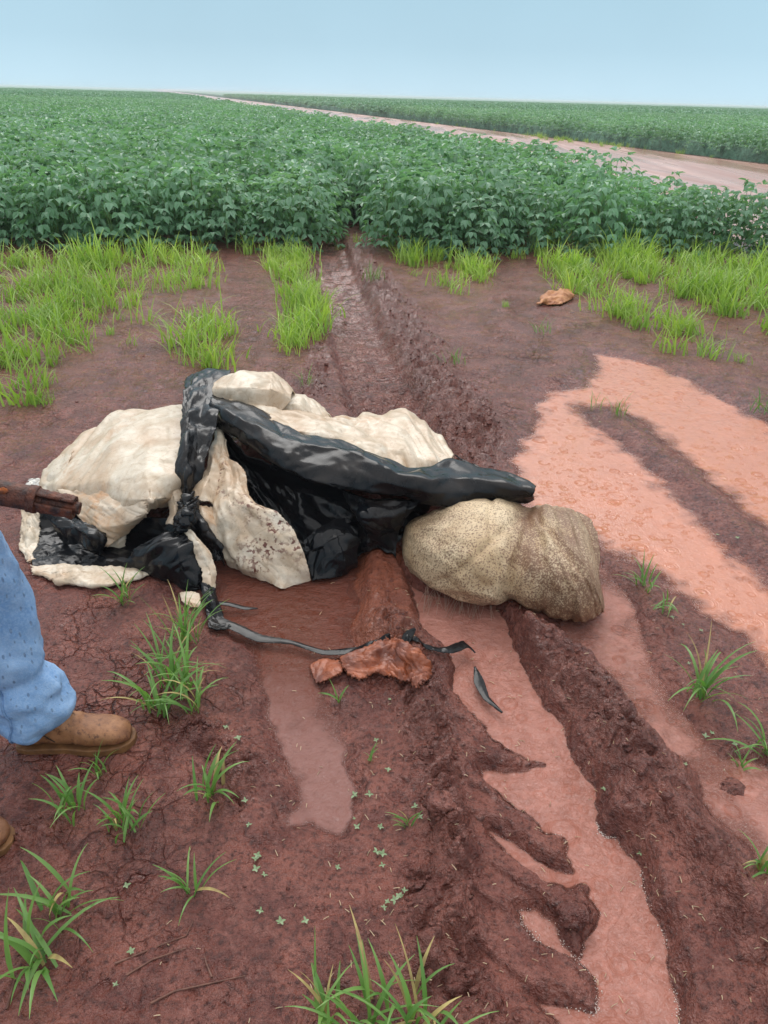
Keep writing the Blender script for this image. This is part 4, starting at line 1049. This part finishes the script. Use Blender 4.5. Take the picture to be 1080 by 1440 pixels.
mudk = .25*fbm(tt*3+4, aa*4, 1.5, 3, 230)+.45*np.exp(-((tt-.57)/.05)**2)*ss(-.2, .6, np.sin(aa))+.35*np.exp(-((tt-.22)/.1)**2)*ss(.2, .9, np.sin(aa))+ss(.42, .80, tt+.22*fbm(tt*7, aa*1.3, 1, 3, 220))*.75+.25*ss(.2, -.5, np.sin(aa))
mudk -= .35*ss(.3, .8, np.sin(aa+.5))*ss(.75, .85, tt)
fattr(so_, 'mud', np.clip(mudk, 0, 1))
# stitched seam at the right end
e = SV[-1]; c_ = e.mean(0)
V_ = []; Fc = []
seam = [P(814, 724, .16), P(828, 734, .16), P(837, 755, .14), P(840, 785, .10), P(838, 815, .06), P(834, 842, .03), P(829, 858, .01)]
patch('seam', [[p+W(-.035, 0, .0) for p in seam], [p+W(-.012, 0, .006) for p in seam], [p+W(.006, 0, 0) for p in seam]], SACK, sroot, 40, .004, 20, 12, 50, fray=.004)
fattr(bpy.data.objects['seam'], 'mud', np.full(len(bpy.data.objects['seam'].data.vertices), .75))
th_ = []
rr = random.Random(9)
V_ = []; Fc = []; SH = []
for i in range(46):
    x0 = rr.uniform(598, 690); p0 = P(x0, 822+(x0-598)*.22+rr.uniform(-3, 4), .03); dx = rr.uniform(-.05, .02)
    pts_ = [p0, p0+W(dx*.5, -rr.uniform(.03, .05), -.012), p0+W(dx, -rr.uniform(.06, .10), -.035)]
    tube(V_, Fc, SH, pts_, .0011, .0006, 3)
o = mesh_obj('frayed_thread', [tuple(v) for v in V_], Fc, simple('wet_pale_thread', (.30, .19, .14), .4), sroot, world=True); tag(o, kind='stuff')

# ------------------------------------------------------------------ plastic strips, rags
def ribbon(name, pts, wd, m_, label, cat, seed, lift=.002, wr=.003):
    p_ = [Vector(q) for q in pts]; rw = []
    for s in (-1, -.3, .3, 1):
        r_ = []
        for i, q in enumerate(p_):
            t = (p_[min(i+1, len(p_)-1)]-p_[max(i-1, 0)]); n_ = Vector((-t.y, t.x, 0)).normalized(); w_ = (wd[i] if isinstance(wd, (list, tuple)) else wd)*(.8+.35*math.sin(i*4.1+seed+s))
            r_.append(q+n_*w_*s*.5+Vector((0, 0, lift*(1-abs(s)))))
        rw.append(r_)
    root = patch(name, rw, m_, None, seed, wr, 12, 16, 110, .0015, .003, .6, fa=.35)
    tag(root, label, cat); return root

ribbon('plastic_strip', [P(300, 872, .03), P(330, 880, .03), P(365, 898, .026), P(410, 905, .024), P(455, 916, .024), P(500, 915, .035), P(548, 904, .055)], [.045, .05, .035, .022, .03, .035, .015], TBLACKD,
       'long thin black plastic strip trailing across the dark puddle', 'plastic strip', 50)
ribbon('plastic_strip', [P(296, 848, .03), P(320, 850, .03), P(345, 855, .022), P(362, 856, .018)], [.02, .03, .02, .006], TBLACK,
       'short black plastic tail at the top edge of the dark puddle', 'plastic strip', 51)
ribbon('plastic_strip', [P(572, 900, .07), P(600, 914, .05), P(630, 915, .035), P(655, 905, .03), P(668, 918, .02)], [.03, .02, .04, .045, .006], TBLACK,
       'ragged black plastic scrap across the head of the rut', 'plastic strip', 52, wr=.012)
ribbon('plastic_strip', [P(668, 938, .015), P(672, 960, .012), P(684, 982, .01), P(706, 1002, .01)], [.004, .035, .03, .006], TBLACK,
       'small pointed black plastic shard lying in pink water', 'plastic shard', 53)
ribbon('plastic_scrap', [P(568, 905, .07), P(576, 893, .085), P(584, 885, .10)], [.035, .03, .012], TBLACK, 'little upright black scrap on the orange soil mound', 'plastic scrap', 54, wr=.01)
# crumpled orange rag lying over the mound
zz = lambda a, b, d=.012: (lambda p: P(a, b, p.z+d))(on_ground(a, b))
rag = patch('rag', [
 [zz(498, 918), zz(525, 905), zz(556, 902), zz(585, 915), zz(600, 940)],
 [zz(482, 932), zz(515, 916, .022), zz(550, 912, .028), zz(582, 926, .022), zz(604, 952)],
 [zz(488, 946), zz(515, 930, .018), zz(548, 926, .028), zz(576, 940, .02), zz(596, 962)],
 [zz(496, 958), zz(522, 950, .015), zz(548, 950, .02), zz(568, 958, .015), zz(586, 966)]], ORANGE, None, 60, .011, 22, 110, 130, crease=1.5, fray=.018, ang=.9)
tag(rag, 'orange mud soaked crumpled rag draped over the end of the ridge', 'rag')
rag = patch('rag', [
 [zz(436, 938), zz(450, 932, .012), zz(470, 931, .012), zz(484, 934)],
 [zz(440, 950), zz(455, 945, .014), zz(468, 944, .014), zz(480, 946)],
 [zz(446, 962), zz(456, 958, .015), zz(464, 955, .012), zz(474, 952)]], ORANGE, None, 61, .004, 22, 30, 30, crease=1.2, fray=.008)
tag(rag, 'small pointed orange plastic scrap at the edge of the dark puddle', 'rag')
FARRAG = simple('far_orange_cloth', (.52, .24, .10), .6, (.30, .10, .04), 14, .7, 30, .02)
rag = patch('rag', [
 [P(760, 428, .02), P(765, 412, .06), P(790, 406, .07), P(806, 410, .04)],
 [P(756, 428, .05), P(770, 420, .07), P(790, 414, .08), P(805, 416, .05)],
 [P(758, 430, .01), P(775, 430, .03), P(790, 428, .04), P(802, 420, .02)]], FARRAG, None, 62, .012, 9, 34, 34, crease=1.4, fray=.02)
tag(rag, 'small crumpled tan and orange rag far off beside the grass', 'rag')

# ------------------------------------------------------------------ lumps, slabs, twigs, foam, litter
def blob(name, loc, r3, seed, m_, amp=.35, parent=None, n=14):
    V_ = []; 
    th = np.linspace(0, np.pi, n); ph = np.linspace(0, 2*np.pi, n*2, endpoint=False)
    A, B = np.meshgrid(th, ph, indexing='ij'); x = np.sin(A)*np.cos(B); y = np.sin(A)*np.sin(B); z = np.cos(A)
    k = 1+amp*fbm(x*1.4+z, y*1.4-z*.7, 1.6, 3, seed)
    V = np.stack([x*k*r3[0], y*k*r3[1], z*k*r3[2]], -1)
    id_ = np.arange(n*2*n).reshape(n, 2*n); q = np.stack([id_[:-1], id_[1:], np.roll(id_, -1, 1)[1:], np.roll(id_, -1, 1)[:-1]], -1).reshape(-1, 4)
    o = mesh_obj(name, V.reshape(-1, 3), q, m_, parent); o.location = loc; return o
MUDL = MUD
for i, (px, py, s, lab) in enumerate([(1030, 1110, .028, 'flat dark mud clod sitting in pink water at the right'), (806, 1290, .030, 'upright dark clod in the rut ringed by foam'),
    (618, 1130, .03, 'wedge of smooth mud broken off the ridge'), (713, 352, .05, 'dark clod by the grass at the far end of the bare ground'),
    (405, 562, .03, 'small clod behind the peak of the tarp')]):
    p = on_ground(px, py); o = blob('mud_clod', p+W(0, 0, .004), (s*1.2, s, s*.55), 300+i, MUDL, .5); tag(o, lab, 'mud clod', 'mud clods')
# many crumbs of mud on the ridges: nobody could count them
V_ = []; Fc = []
ico = [(0, 0, 1), (.89, 0, .45), (.28, .85, .45), (-.72, .53, .45), (-.72, -.53, .45), (.28, -.85, .45), (.72, .53, -.45), (-.28, .85, -.45), (-.89, 0, -.45), (-.28, -.85, -.45), (.72, -.53, -.45), (0, 0, -1)]
icf = [(0, 1, 2), (0, 2, 3), (0, 3, 4), (0, 4, 5), (0, 5, 1), (1, 6, 2), (2, 7, 3), (3, 8, 4), (4, 9, 5), (5, 10, 1), (6, 7, 2), (7, 8, 3), (8, 9, 4), (9, 10, 5), (10, 6, 1), (11, 7, 6), (11, 8, 7), (11, 9, 8), (11, 10, 9), (11, 6, 10)]
flat = np.flatnonzero((crumb > .35) & (Y < 9) & (Y > .6) & (np.abs(X) < 4) & (inpool < .3))
wts = crumb.ravel()[flat]*np.clip(Y.ravel()[flat], .8, 4)**1.5; pick = rs.choice(flat, 2200, p=wts/wts.sum())
gen = np.flatnonzero((crumb <= .35) & (Y < 7) & (Y > .6) & (np.abs(X) < 3.5) & (inpool < .1)); pick = np.concatenate([pick, rs.choice(gen, 900)])
for k, id0 in enumerate(pick):
    c = V[id0]; s = min(.014, .002+rs.exponential(.0027))*(1 if k < 2200 else .6); a = rs.uniform(0, 6.28); fl = rs.uniform(.45, .9); b_ = len(V_)
    jit = rs.uniform(.45, 1.45, 12)
    for (x, y, z), j in zip(ico, jit):
        x, y = x*math.cos(a)-y*math.sin(a), (x*math.sin(a)+y*math.cos(a))*.75
        V_.append((c[0]+x*s*j, c[1]+y*s*j, c[2]+z*s*j*fl+s*.15))
    Fc += [(f[0]+b_, f[1]+b_, f[2]+b_) for f in icf]
o = mesh_obj('mud_crumbs', V_, np.array(Fc), MUD, smooth=False); tag(o, kind='stuff'); fattr(o, 'crumb', np.full(len(V_), .45)); fattr(o, 'wet', np.full(len(V_), .1))
# pale straw bits
V_ = []; Fc = []; SH = []
def on_pt(x, y): return W(x, y, ground_z(x, y))
for i in range(330):
    px, py = (rs.uniform(380, 1080), rs.uniform(850, 1440)) if i % 3 else (rs.uniform(200, 1060), rs.uniform(560, 1440))
    p = on_ground(px, py); p.z = max(p.z, -.011 if px > 620 else .004)+.002; a = rs.uniform(0, 6.28); L_ = rs.uniform(.003, .008)
    d = W(math.cos(a)*L_, math.sin(a)*L_, .0012)
    tube(V_, Fc, SH, [p-d, p+W(0, 0, .001), p+d], .0011, .0007, 3)
tag(mesh_obj('straw_bits', [tuple(v) for v in V_], Fc, STRAW), kind='stuff')
# foam along the water's edge in the rut
V_ = []; Fc = []
FL = [([(865, 1168), (880, 1180), (895, 1200), (902, 1225), (912, 1245), (916, 1262)], 90, .0045), ([(726, 1280), (728, 1302), (748, 1320), (775, 1340), (800, 1358), (816, 1378), (828, 1402), (830, 1420)], 150, .0035),
      ([(726, 1280), (745, 1278), (760, 1274)], 40, .003), ([(772, 1320), (785, 1338), (800, 1346)], 40, .003), ([(822, 1280), (830, 1310), (822, 1332)], 60, .003),
      ([(958, 1325), (962, 1350), (958, 1375), (950, 1395), (955, 1420), (975, 1435)], 90, .0045), ([(855, 1110), (860, 1150), (868, 1168)], 40, .003), ([(750, 1195), (765, 1180), (772, 1176)], 30, .003), ([(800, 1415), (830, 1440), (850, 1445)], 30, .003), ([(915, 1270), (918, 1290)], 20, .003)]
rsd = dict((n_, sd_2) for n_, sd_2, _, _ in POOLS)['rut']
edge = (np.abs(-.012-H) < .0035) & (rsd < .08) & (Y < 2.2)
for l_, cnt, s0 in FL:
    DF, AF, _ = pline(PX(l_, -.012), X, Y, .12)
    cand_f = np.flatnonzero(edge & (DF < .045) & (np.sin(AF*38+cnt)+.8*wn+.5*micro > .0))
    if len(cand_f) == 0: continue
    for id0 in rs.choice(cand_f, int(cnt*1.6)):
        c = V[id0]; s = s0*(.10+.36*rs.rand()**2.5); b_ = len(V_); qx, qy = c[0]+rs.normal(0, .0045), c[1]+rs.normal(0, .0045)
        V_ += [(qx+x*s, qy+y*s, max(c[2], -.011)+z*s*.35) for x, y, z in ico]; Fc += [(f_[0]+b_, f_[1]+b_, f_[2]+b_) for f_ in icf]
tag(mesh_obj('foam', V_, np.array(Fc), FOAM), kind='stuff')
TWIG = simple('wet_brown_twig', (.10, .035, .022), .5, (.17, .07, .045), 60)
for i, (l_, lab) in enumerate([([(162, 1356), (190, 1345), (225, 1330), (262, 1318), (272, 1295)], 'forked brown twig pressed in the mud at lower left'), ([(178, 1372), (215, 1350), (262, 1334)], 'thin straight twig below the forked one'),
     ([(212, 1412), (245, 1395), (290, 1385), (345, 1372)], 'long curved twig near the bottom edge'), ([(10, 1420), (20, 1380), (35, 1360)], 'short twig in the lower left corner'), ([(298, 1375), (290, 1355), (288, 1345)], 'very short twig above the long curved one')]):
    V_ = []; Fc = []; SH = []; tube(V_, Fc, SH, [on_ground(a, b)+W(0, 0, .002) for a, b in l_], .0025, .0012, 5)
    tag(mesh_obj('twig', [tuple(v) for v in V_], Fc, TWIG), lab, 'twig', 'twigs on the mud')
GL = [(340, 915, .04), (905, 413, .0), (940, 1327, .06), (735, 1250+75, .05)]
V_ = []; Fc = []

# ------------------------------------------------------------------ boots and person
def boot(px, py, toe_dir, label_, seed, parent):
    o_ = P(px, py, .012); f_ = Vector(toe_dir).normalized()*.90; s_ = Vector((-f_.y, f_.x, 0)); u_ = Vector((0, 0, 1))
    root = empty('boot', o_, None, None); 
    root.parent = parent; root.matrix_parent_inverse = Matrix.Translation(-parent.location)
    if label_: root['label'] = label_
    # upper: stations along the foot from heel to toe; (along, half width, bottom, top)
    st = [(-.020, .020, .03, .055), (-.012, .032, .026, .10), (.01, .038, .026, .135), (.05, .040, .026, .145), (.085, .040, .026, .132), (.12, .043, .026, .108), (.16, .050, .026, .088), (.20, .052, .026, .080), (.24, .048, .026, .074), (.268, .036, .027, .062), (.282, .018, .030, .048)]
    S_ = [(o_+f_*a+u_*((b+t)/2), s_*w_, u_*((t-b)/2), 2.5) for a, w_, b, t in st]
    def dsp(V_, Q, th):
        c = Q[:, 0][:, None, :]; d = V_-c; d /= np.linalg.norm(d, axis=-1, keepdims=True)+1e-6
        k = np.arange(V_.shape[0])[:, None]/V_.shape[0]
        return V_+d*(.004*fbm(V_[..., 0]*14, V_[..., 2]*14+V_[..., 1]*9, 1.5, 3, seed)-.003*np.exp(-((k-.52)/.02)**2)-.002*np.exp(-((k-.58)/.015)**2))[..., None]
    up, _ = loft('upper', S_, SUEDE, None, 40, 70, dsp); up.parent = root; up.matrix_parent_inverse = Matrix.Translation(-o_)
    so2 = [(-.030, .020), (-.026, .033), (0, .043), (.06, .042), (.11, .044), (.17, .056), (.22, .057), (.262, .047), (.285, .030), (.294, .012)]
    for nm, z0, z1, rg, gr in (('sole', .010, .030, so2, 0), ('heel', -.012, .011, [q for q in so2[:4]]+[(.085, .041)], -.002), ('tread', -.010, .011, [(.115, .043)]+so2[5:], -.003)):
        V_ = [o_+f_*a+s_*(w_+gr)+u_*z for z in (z0, z1) for a, w_ in rg]+[o_+f_*a-s_*(w_+gr)+u_*z for z in (z0, z1) for a, w_ in rg]
        n_ = len(rg); Fc = []
        for j in range(n_-1):
            Fc += [(j, j+1, n_+j+1, n_+j), (2*n_+j+1, 2*n_+j, 3*n_+j, 3*n_+j+1), (n_+j, n_+j+1, 3*n_+j+1, 3*n_+j), (j+1, j, 2*n_+j, 2*n_+j+1)]
        Fc += [(0, n_, 3*n_, 2*n_), (n_-1, 3*n_-1, 4*n_-1, 2*n_-1)]
        so3 = mesh_obj(nm, [tuple(v) for v in V_], Fc, SOLE, None, smooth=False); so3.parent = root; so3.matrix_parent_inverse = Matrix.Translation(-o_)
        bv = so3.modifiers.new('bevel', 'BEVEL'); bv.width = .004; bv.segments = 3
    # dark elastic side gusset line
    V_ = []; Fc = []; SH = []
    line = [(.035, .118), (.045, .10), (.058, .08), (.075, .062), (.085, .05)]
    pts_ = []
    for a, z in line:
        hwid = np.interp(a, [q[0] for q in st], [q[1] for q in st]); top = np.interp(a, [q[0] for q in st], [q[3] for q in st]); zc = (top+.026)/2; hb = (top-.026)/2
        w_ = hwid*max(0, 1-abs((z-zc)/hb)**2.5)**(1/2.5)
        pts_.append(o_+f_*a-s_*(w_+.0015)+u_*z)
    tube(V_, Fc, SH, pts_, .0016, .0014, 4)
    g_ = mesh_obj('gusset_seam', [tuple(v) for v in V_], Fc, simple('dark_gusset', (.02, .012, .01), .8), None); g_.parent = root; g_.matrix_parent_inverse = Matrix.Translation(-o_)
    return o_
person = empty('person', W(-.98, 1.4, 0), 'person in rain spotted blue jeans and tan suede boots holding a rusty pipe', 'person')
b1 = boot(44, 1052, (1, .10, 0), 'tan suede boot with full foot in view', 401, person)
b2 = boot(-150, 1195, (1, .06, 0), 'tan suede boot with only its toe in view', 402, person)
print('boot', b1, b2)
def jeans_leg(o_, hip, knee, seed):
    ank = o_+W(.022, .004, .14)
    def st(c, r_, lean=0): return (c, Vector((r_, 0, 0)), Vector((0, r_*.93, 0)), 2)
    S_ = [st(ank+W(.0, 0, -.052), .074), st(ank+W(.002, 0, -.035), .084), st(ank+W(.008, 0, .0), .086), st(ank+W(.006, 0, .04), .078), st(ank.lerp(knee, .30), .078), st(ank.lerp(knee, .6), .084), st(knee, .086), st(knee.lerp(hip, .4), .094), st(hip, .105)]
    def dsp(V_, Q, th):
        nl = V_.shape[0]; c = Q[:, 0][:, None, :]; d = V_-c; d /= np.linalg.norm(d, axis=-1, keepdims=True)+1e-6
        t = np.linspace(0, 1, nl)[:, None]; a = th[None, :]+0*t
        z = V_[..., 2]-V_[..., 2].min()
        h = .010*fbm(np.cos(a)*.9, z*10+np.sin(a)*.8, 1., 3, seed)+.006*(1-2.4*np.abs(fbm(z*9+np.cos(a)*.6, np.sin(a)*.7, 1.3, 2, seed+3)))*np.exp(-z/.16)
        h += .008*np.exp(-((z-.105-.02*np.cos(a))/.022)**2)-.010*np.exp(-((z-.15-.02*np.cos(a))/.016)**2)
        h += .0065*facet(z, a*.09, .04, seed)*ss(.45, .05, z)+.010*facet(z+.02*a, a*.09, .10, seed+1)+.004*(1-2*np.abs(pn(z*16+a, a*1.1, seed+2)))*ss(.4, .05, z)
        return V_+d*h[..., None]
    o, VV = loft('jeans_leg', S_, DENIM, person, 56, 150, dsp, cap=False)
    md = o.modifiers.new('solid', 'SOLIDIFY'); md.thickness = .003
    # outseam down the side facing the camera
    V_ = []; Fc = []; SH = []; k = 42
    pts_ = [Vector(tuple(VV[i, k-2]))+(Vector(tuple(VV[i, k-2]))-Vector(tuple(VV[i].mean(0)))).normalized()*.0012 for i in range(4, 150, 3)]
    tube(V_, Fc, SH, pts_, .0035, .0035, 5); sm_ = mesh_obj('seam', [tuple(v) for v in V_], Fc, SEAM, o); sm_.matrix_parent_inverse = o.matrix_parent_inverse @ Matrix.Identity(4) if False else Matrix.Identity(4)
    return o
k1 = b1+W(-.03, .02, .52); k2_ = b2+W(.0, 0, .52)
hipc = W((b1.x+b2.x)/2-.02, (b1.y+b2.y)/2, .93)
jeans_leg(b1, hipc+W(.02, .085, 0), k1, 411); jeans_leg(b2, hipc+W(.02, -.085, 0), k2_, 412)
hp = [(z_, ax_, ay_) for z_, ax_, ay_ in ((-.14, .10, .16), (-.08, .125, .185), (.0, .135, .19), (.07, .13, .18), (.11, .12, .17))]
loft('jeans_hips', [(hipc+W(0, 0, z_), Vector((ax_, 0, 0)), Vector((0, ay_, 0)), 2.2) for z_, ax_, ay_ in hp], DENIM, person, 40, 30)
# upper body: one skinned surface (shirt), arms down to the pipe
def skin(name, verts, edges, radii, m_, parent, sub=2):
    me = bpy.data.meshes.new(name); me.from_pydata([tuple(v) for v in verts], edges, []); me.materials.append(m_)
    o = bpy.data.objects.new(name, me); COL.objects.link(o); o.parent = parent; o.matrix_parent_inverse = Matrix.Translation(-parent.location)
    sk = o.modifiers.new('skin', 'SKIN'); sk.use_smooth_shade = True
    for i, r_ in enumerate(radii): me.skin_vertices[0].data[i].radius = r_ if isinstance(r_, tuple) else (r_, r_)
    me.skin_vertices[0].data[0].use_root = True
    sb = o.modifiers.new('sub', 'SUBSURF'); sb.levels = sub; sb.render_levels = sub
    return o
PA, PB = P(105, 714, .62), P(-2, 692, .66)              # axis of the rusty pipe
pdir = (PB-PA).normalized()
grip = PA+pdir*.42
hc = hipc+W(0, 0, .02); sh_l = hc+W(.0, .19, .50); sh_r = hc+W(0, -.19, .50)
el_l = sh_l.lerp(grip, .5)+W(-.10, .05, .02)
wr_l = grip+W(-.02, -.02, .09)
grip2 = PA+pdir*.80; wr_r = grip2+W(0, -.03, .09); el_r = sh_r.lerp(wr_r, .5)+W(-.09, -.05, .0)
skin('shirt', [hc, hc+W(.0, 0, .18), hc+W(-.0, 0, .36), hc+W(0, 0, .50), hc+W(0, 0, .56), sh_l, el_l, wr_l.lerp(el_l, .15), sh_r, el_r, wr_r.lerp(el_r, .15)],
     [(0, 1), (1, 2), (2, 3), (3, 4), (3, 5), (5, 6), (6, 7), (3, 8), (8, 9), (9, 10)],
     [(.135, .19), (.115, .165), (.125, .18), (.09, .15), .065, .075, .055, .042, .075, .055, .042], SHIRT, person)
skin('head', [hc+W(.01, 0, .54), hc+W(.015, 0, .62), hc+W(.03, 0, .69), hc+W(.025, 0, .78), hc+W(.01, 0, .85)], [(0, 1), (1, 2), (2, 3), (3, 4)], [.055, .055, (.075, .065), (.098, .082), .055], SKIN, person)
blob('hair', hc+W(-.005, 0, .80)-person.location, (.108, .092, .095), 77, HAIR, .08, person)
for s_ in (-1, 1): blob('ear', hc+W(.015, s_*.083, .72)-person.location, (.018, .008, .03), 78, SKIN, .1, person, 8)
blob('nose', hc+W(.122, 0, .725)-person.location, (.018, .012, .022), 79, SKIN, .05, person, 8)
for s_ in (-1, 1): blob('eye', hc+W(.108, s_*.032, .75)-person.location, (.010, .012, .008), 80, HAIR, .0, person, 8)
def hand(gp_, wr_, mirror):
    # palm beside the pipe, four fingers curled round it and a thumb
    side = pdir; ax = Vector((0, -1, 0))*mirror; upv = Vector((0, 0, 1)); Rr = .032
    vs_, es_, rd_ = [wr_, gp_+upv*.045], [(0, 1)], [.026, .030]
    skin('hand', vs_+[gp_+upv*.035+pdir*.03, gp_+upv*.035-pdir*.03], es_+[(1, 2), (1, 3)], rd_+[.018, .018], SKIN, person, 1)
    for k in range(4):
        c = gp_+pdir*(-.033+.022*k); r_ = .009-.0007*abs(k-1.5); n_ = 6 if k < 3 else 5
        pts_ = [c+upv*(math.cos(a)*(Rr+.006))+ax*(math.sin(a)*(Rr+.006)) for a in [0.1+.52*j for j in range(n_)]]
        skin('finger', pts_, [(j, j+1) for j in range(len(pts_)-1)], [r_]*len(pts_), SKIN, person, 1)
    pts_ = [gp_+upv*.04-pdir*.03, gp_+upv*.03-ax*.03-pdir*.045, gp_-ax*.038-upv*.005-pdir*.035]
    skin('thumb', pts_, [(0, 1), (1, 2)], [.013, .011, .009], SKIN, person, 1)
hand(grip, wr_l, 1); hand(grip2, wr_r, 1)

# ------------------------------------------------------------------ rusty pipe held by the person
pipe = empty('rusty_pipe', PA, 'thick rusty iron pipe with a split socket end held out over the tarp', 'pipe')
def tube_shell(name, a, b, ro, ri, m_, n=20, jag=.0, sx=1., seed=0, segs=24, arc=None):
    ax = (b-a).normalized(); e1 = ax.cross(Vector((0, 0, 1))).normalized(); e2 = ax.cross(e1); rows_ = []
    ang = np.linspace(0, 2*np.pi, n, endpoint=False) if arc is None else np.linspace(arc[0], arc[1], n)
    def ring(t, r_): return [a.lerp(b, t)+e1*(math.cos(q)*r_*sx*(1+jag*float(pn(q*1.3+seed, t*9+seed))))+e2*(math.sin(q)*r_*(1+jag*float(pn(q*1.3+seed, t*9+seed)))) for q in ang]
    ts = np.linspace(0, 1, segs); rings = [ring(t, ro) for t in ts]+[ring(t, ri) for t in ts[::-1]]
    V_ = [tuple(p) for r_ in rings for p in r_]; K = len(rings); Fc = []
    for i in range(K):
        i2 = (i+1) % K
        for j in range(n if arc is None else n-1): Fc.append((i*n+j, i*n+(j+1) % n, i2*n+(j+1) % n, i2*n+j))
    if arc is not None:
        for i in range(K//2-1):
            o1, o2, i1, i2 = i, i+1, K-1-i, K-2-i
            Fc += [(o1*n, o2*n, i2*n, i1*n), (o2*n+n-1, o1*n+n-1, i1*n+n-1, i2*n+n-1)]
    return mesh_obj(name, V_, Fc, m_, pipe, world=True)
rp = .030
tube_shell('shaft', PA+pdir*.085, PA+pdir*1.25, rp, rp*.7, RUST, 24, .10, seed=3, segs=60)
tube_shell('socket', PA+pdir*.0, PA+pdir*.10, rp*.95, rp*.62, RUST, 24, .10, seed=5, arc=(-2.2, 3.4))
tube_shell('inner_bar', PA+pdir*(-.012), PA+pdir*.11, rp*.52, rp*.2, RUST, 12, .12, seed=8)
tube_shell('collar', PA+pdir*.085, PA+pdir*.105, rp*1.10, rp*.9, RUST, 24, .10, seed=9, segs=6)
for k in range(3):
    q = PA+pdir*(.155+.045*k); o = blob('rust_patch', q+Vector((0, -.72, .62)).normalized()*(rp*.90)-PA, (.015-.002*k, .008, .008), 90+k, RUSTO, .6, pipe, 10)
print('done', time.time()-T0, 'objects', len(S.objects))

# thin rainy haze over the fields
hm = bpy.data.materials.new('rain_haze'); hm.use_nodes = True; t = hm.node_tree; t.nodes.remove(t.nodes['Principled BSDF'])
vol = t.nodes.new('ShaderNodeVolumePrincipled'); vol.inputs['Density'].default_value = .0011; vol.inputs['Color'].default_value = (.92, .96, 1, 1); vol.inputs['Anisotropy'].default_value = .0
t.links.new(vol.outputs[0], t.nodes['Material Output'].inputs['Volume'])
x0, x1, y0, y1, z0, z1 = -5200, 5200, -460, 3700, -1.1, 2.3
hz = mesh_obj('haze', [(x, y, z) for z in (z0, z1) for y in (y0, y1) for x in (x0, x1)], [(0, 2, 3, 1), (4, 5, 7, 6), (0, 1, 5, 4), (2, 6, 7, 3), (0, 4, 6, 2), (1, 3, 7, 5)], hm, smooth=False)
tag(hz, kind='stuff')
S.cycles.volume_bounces = 1
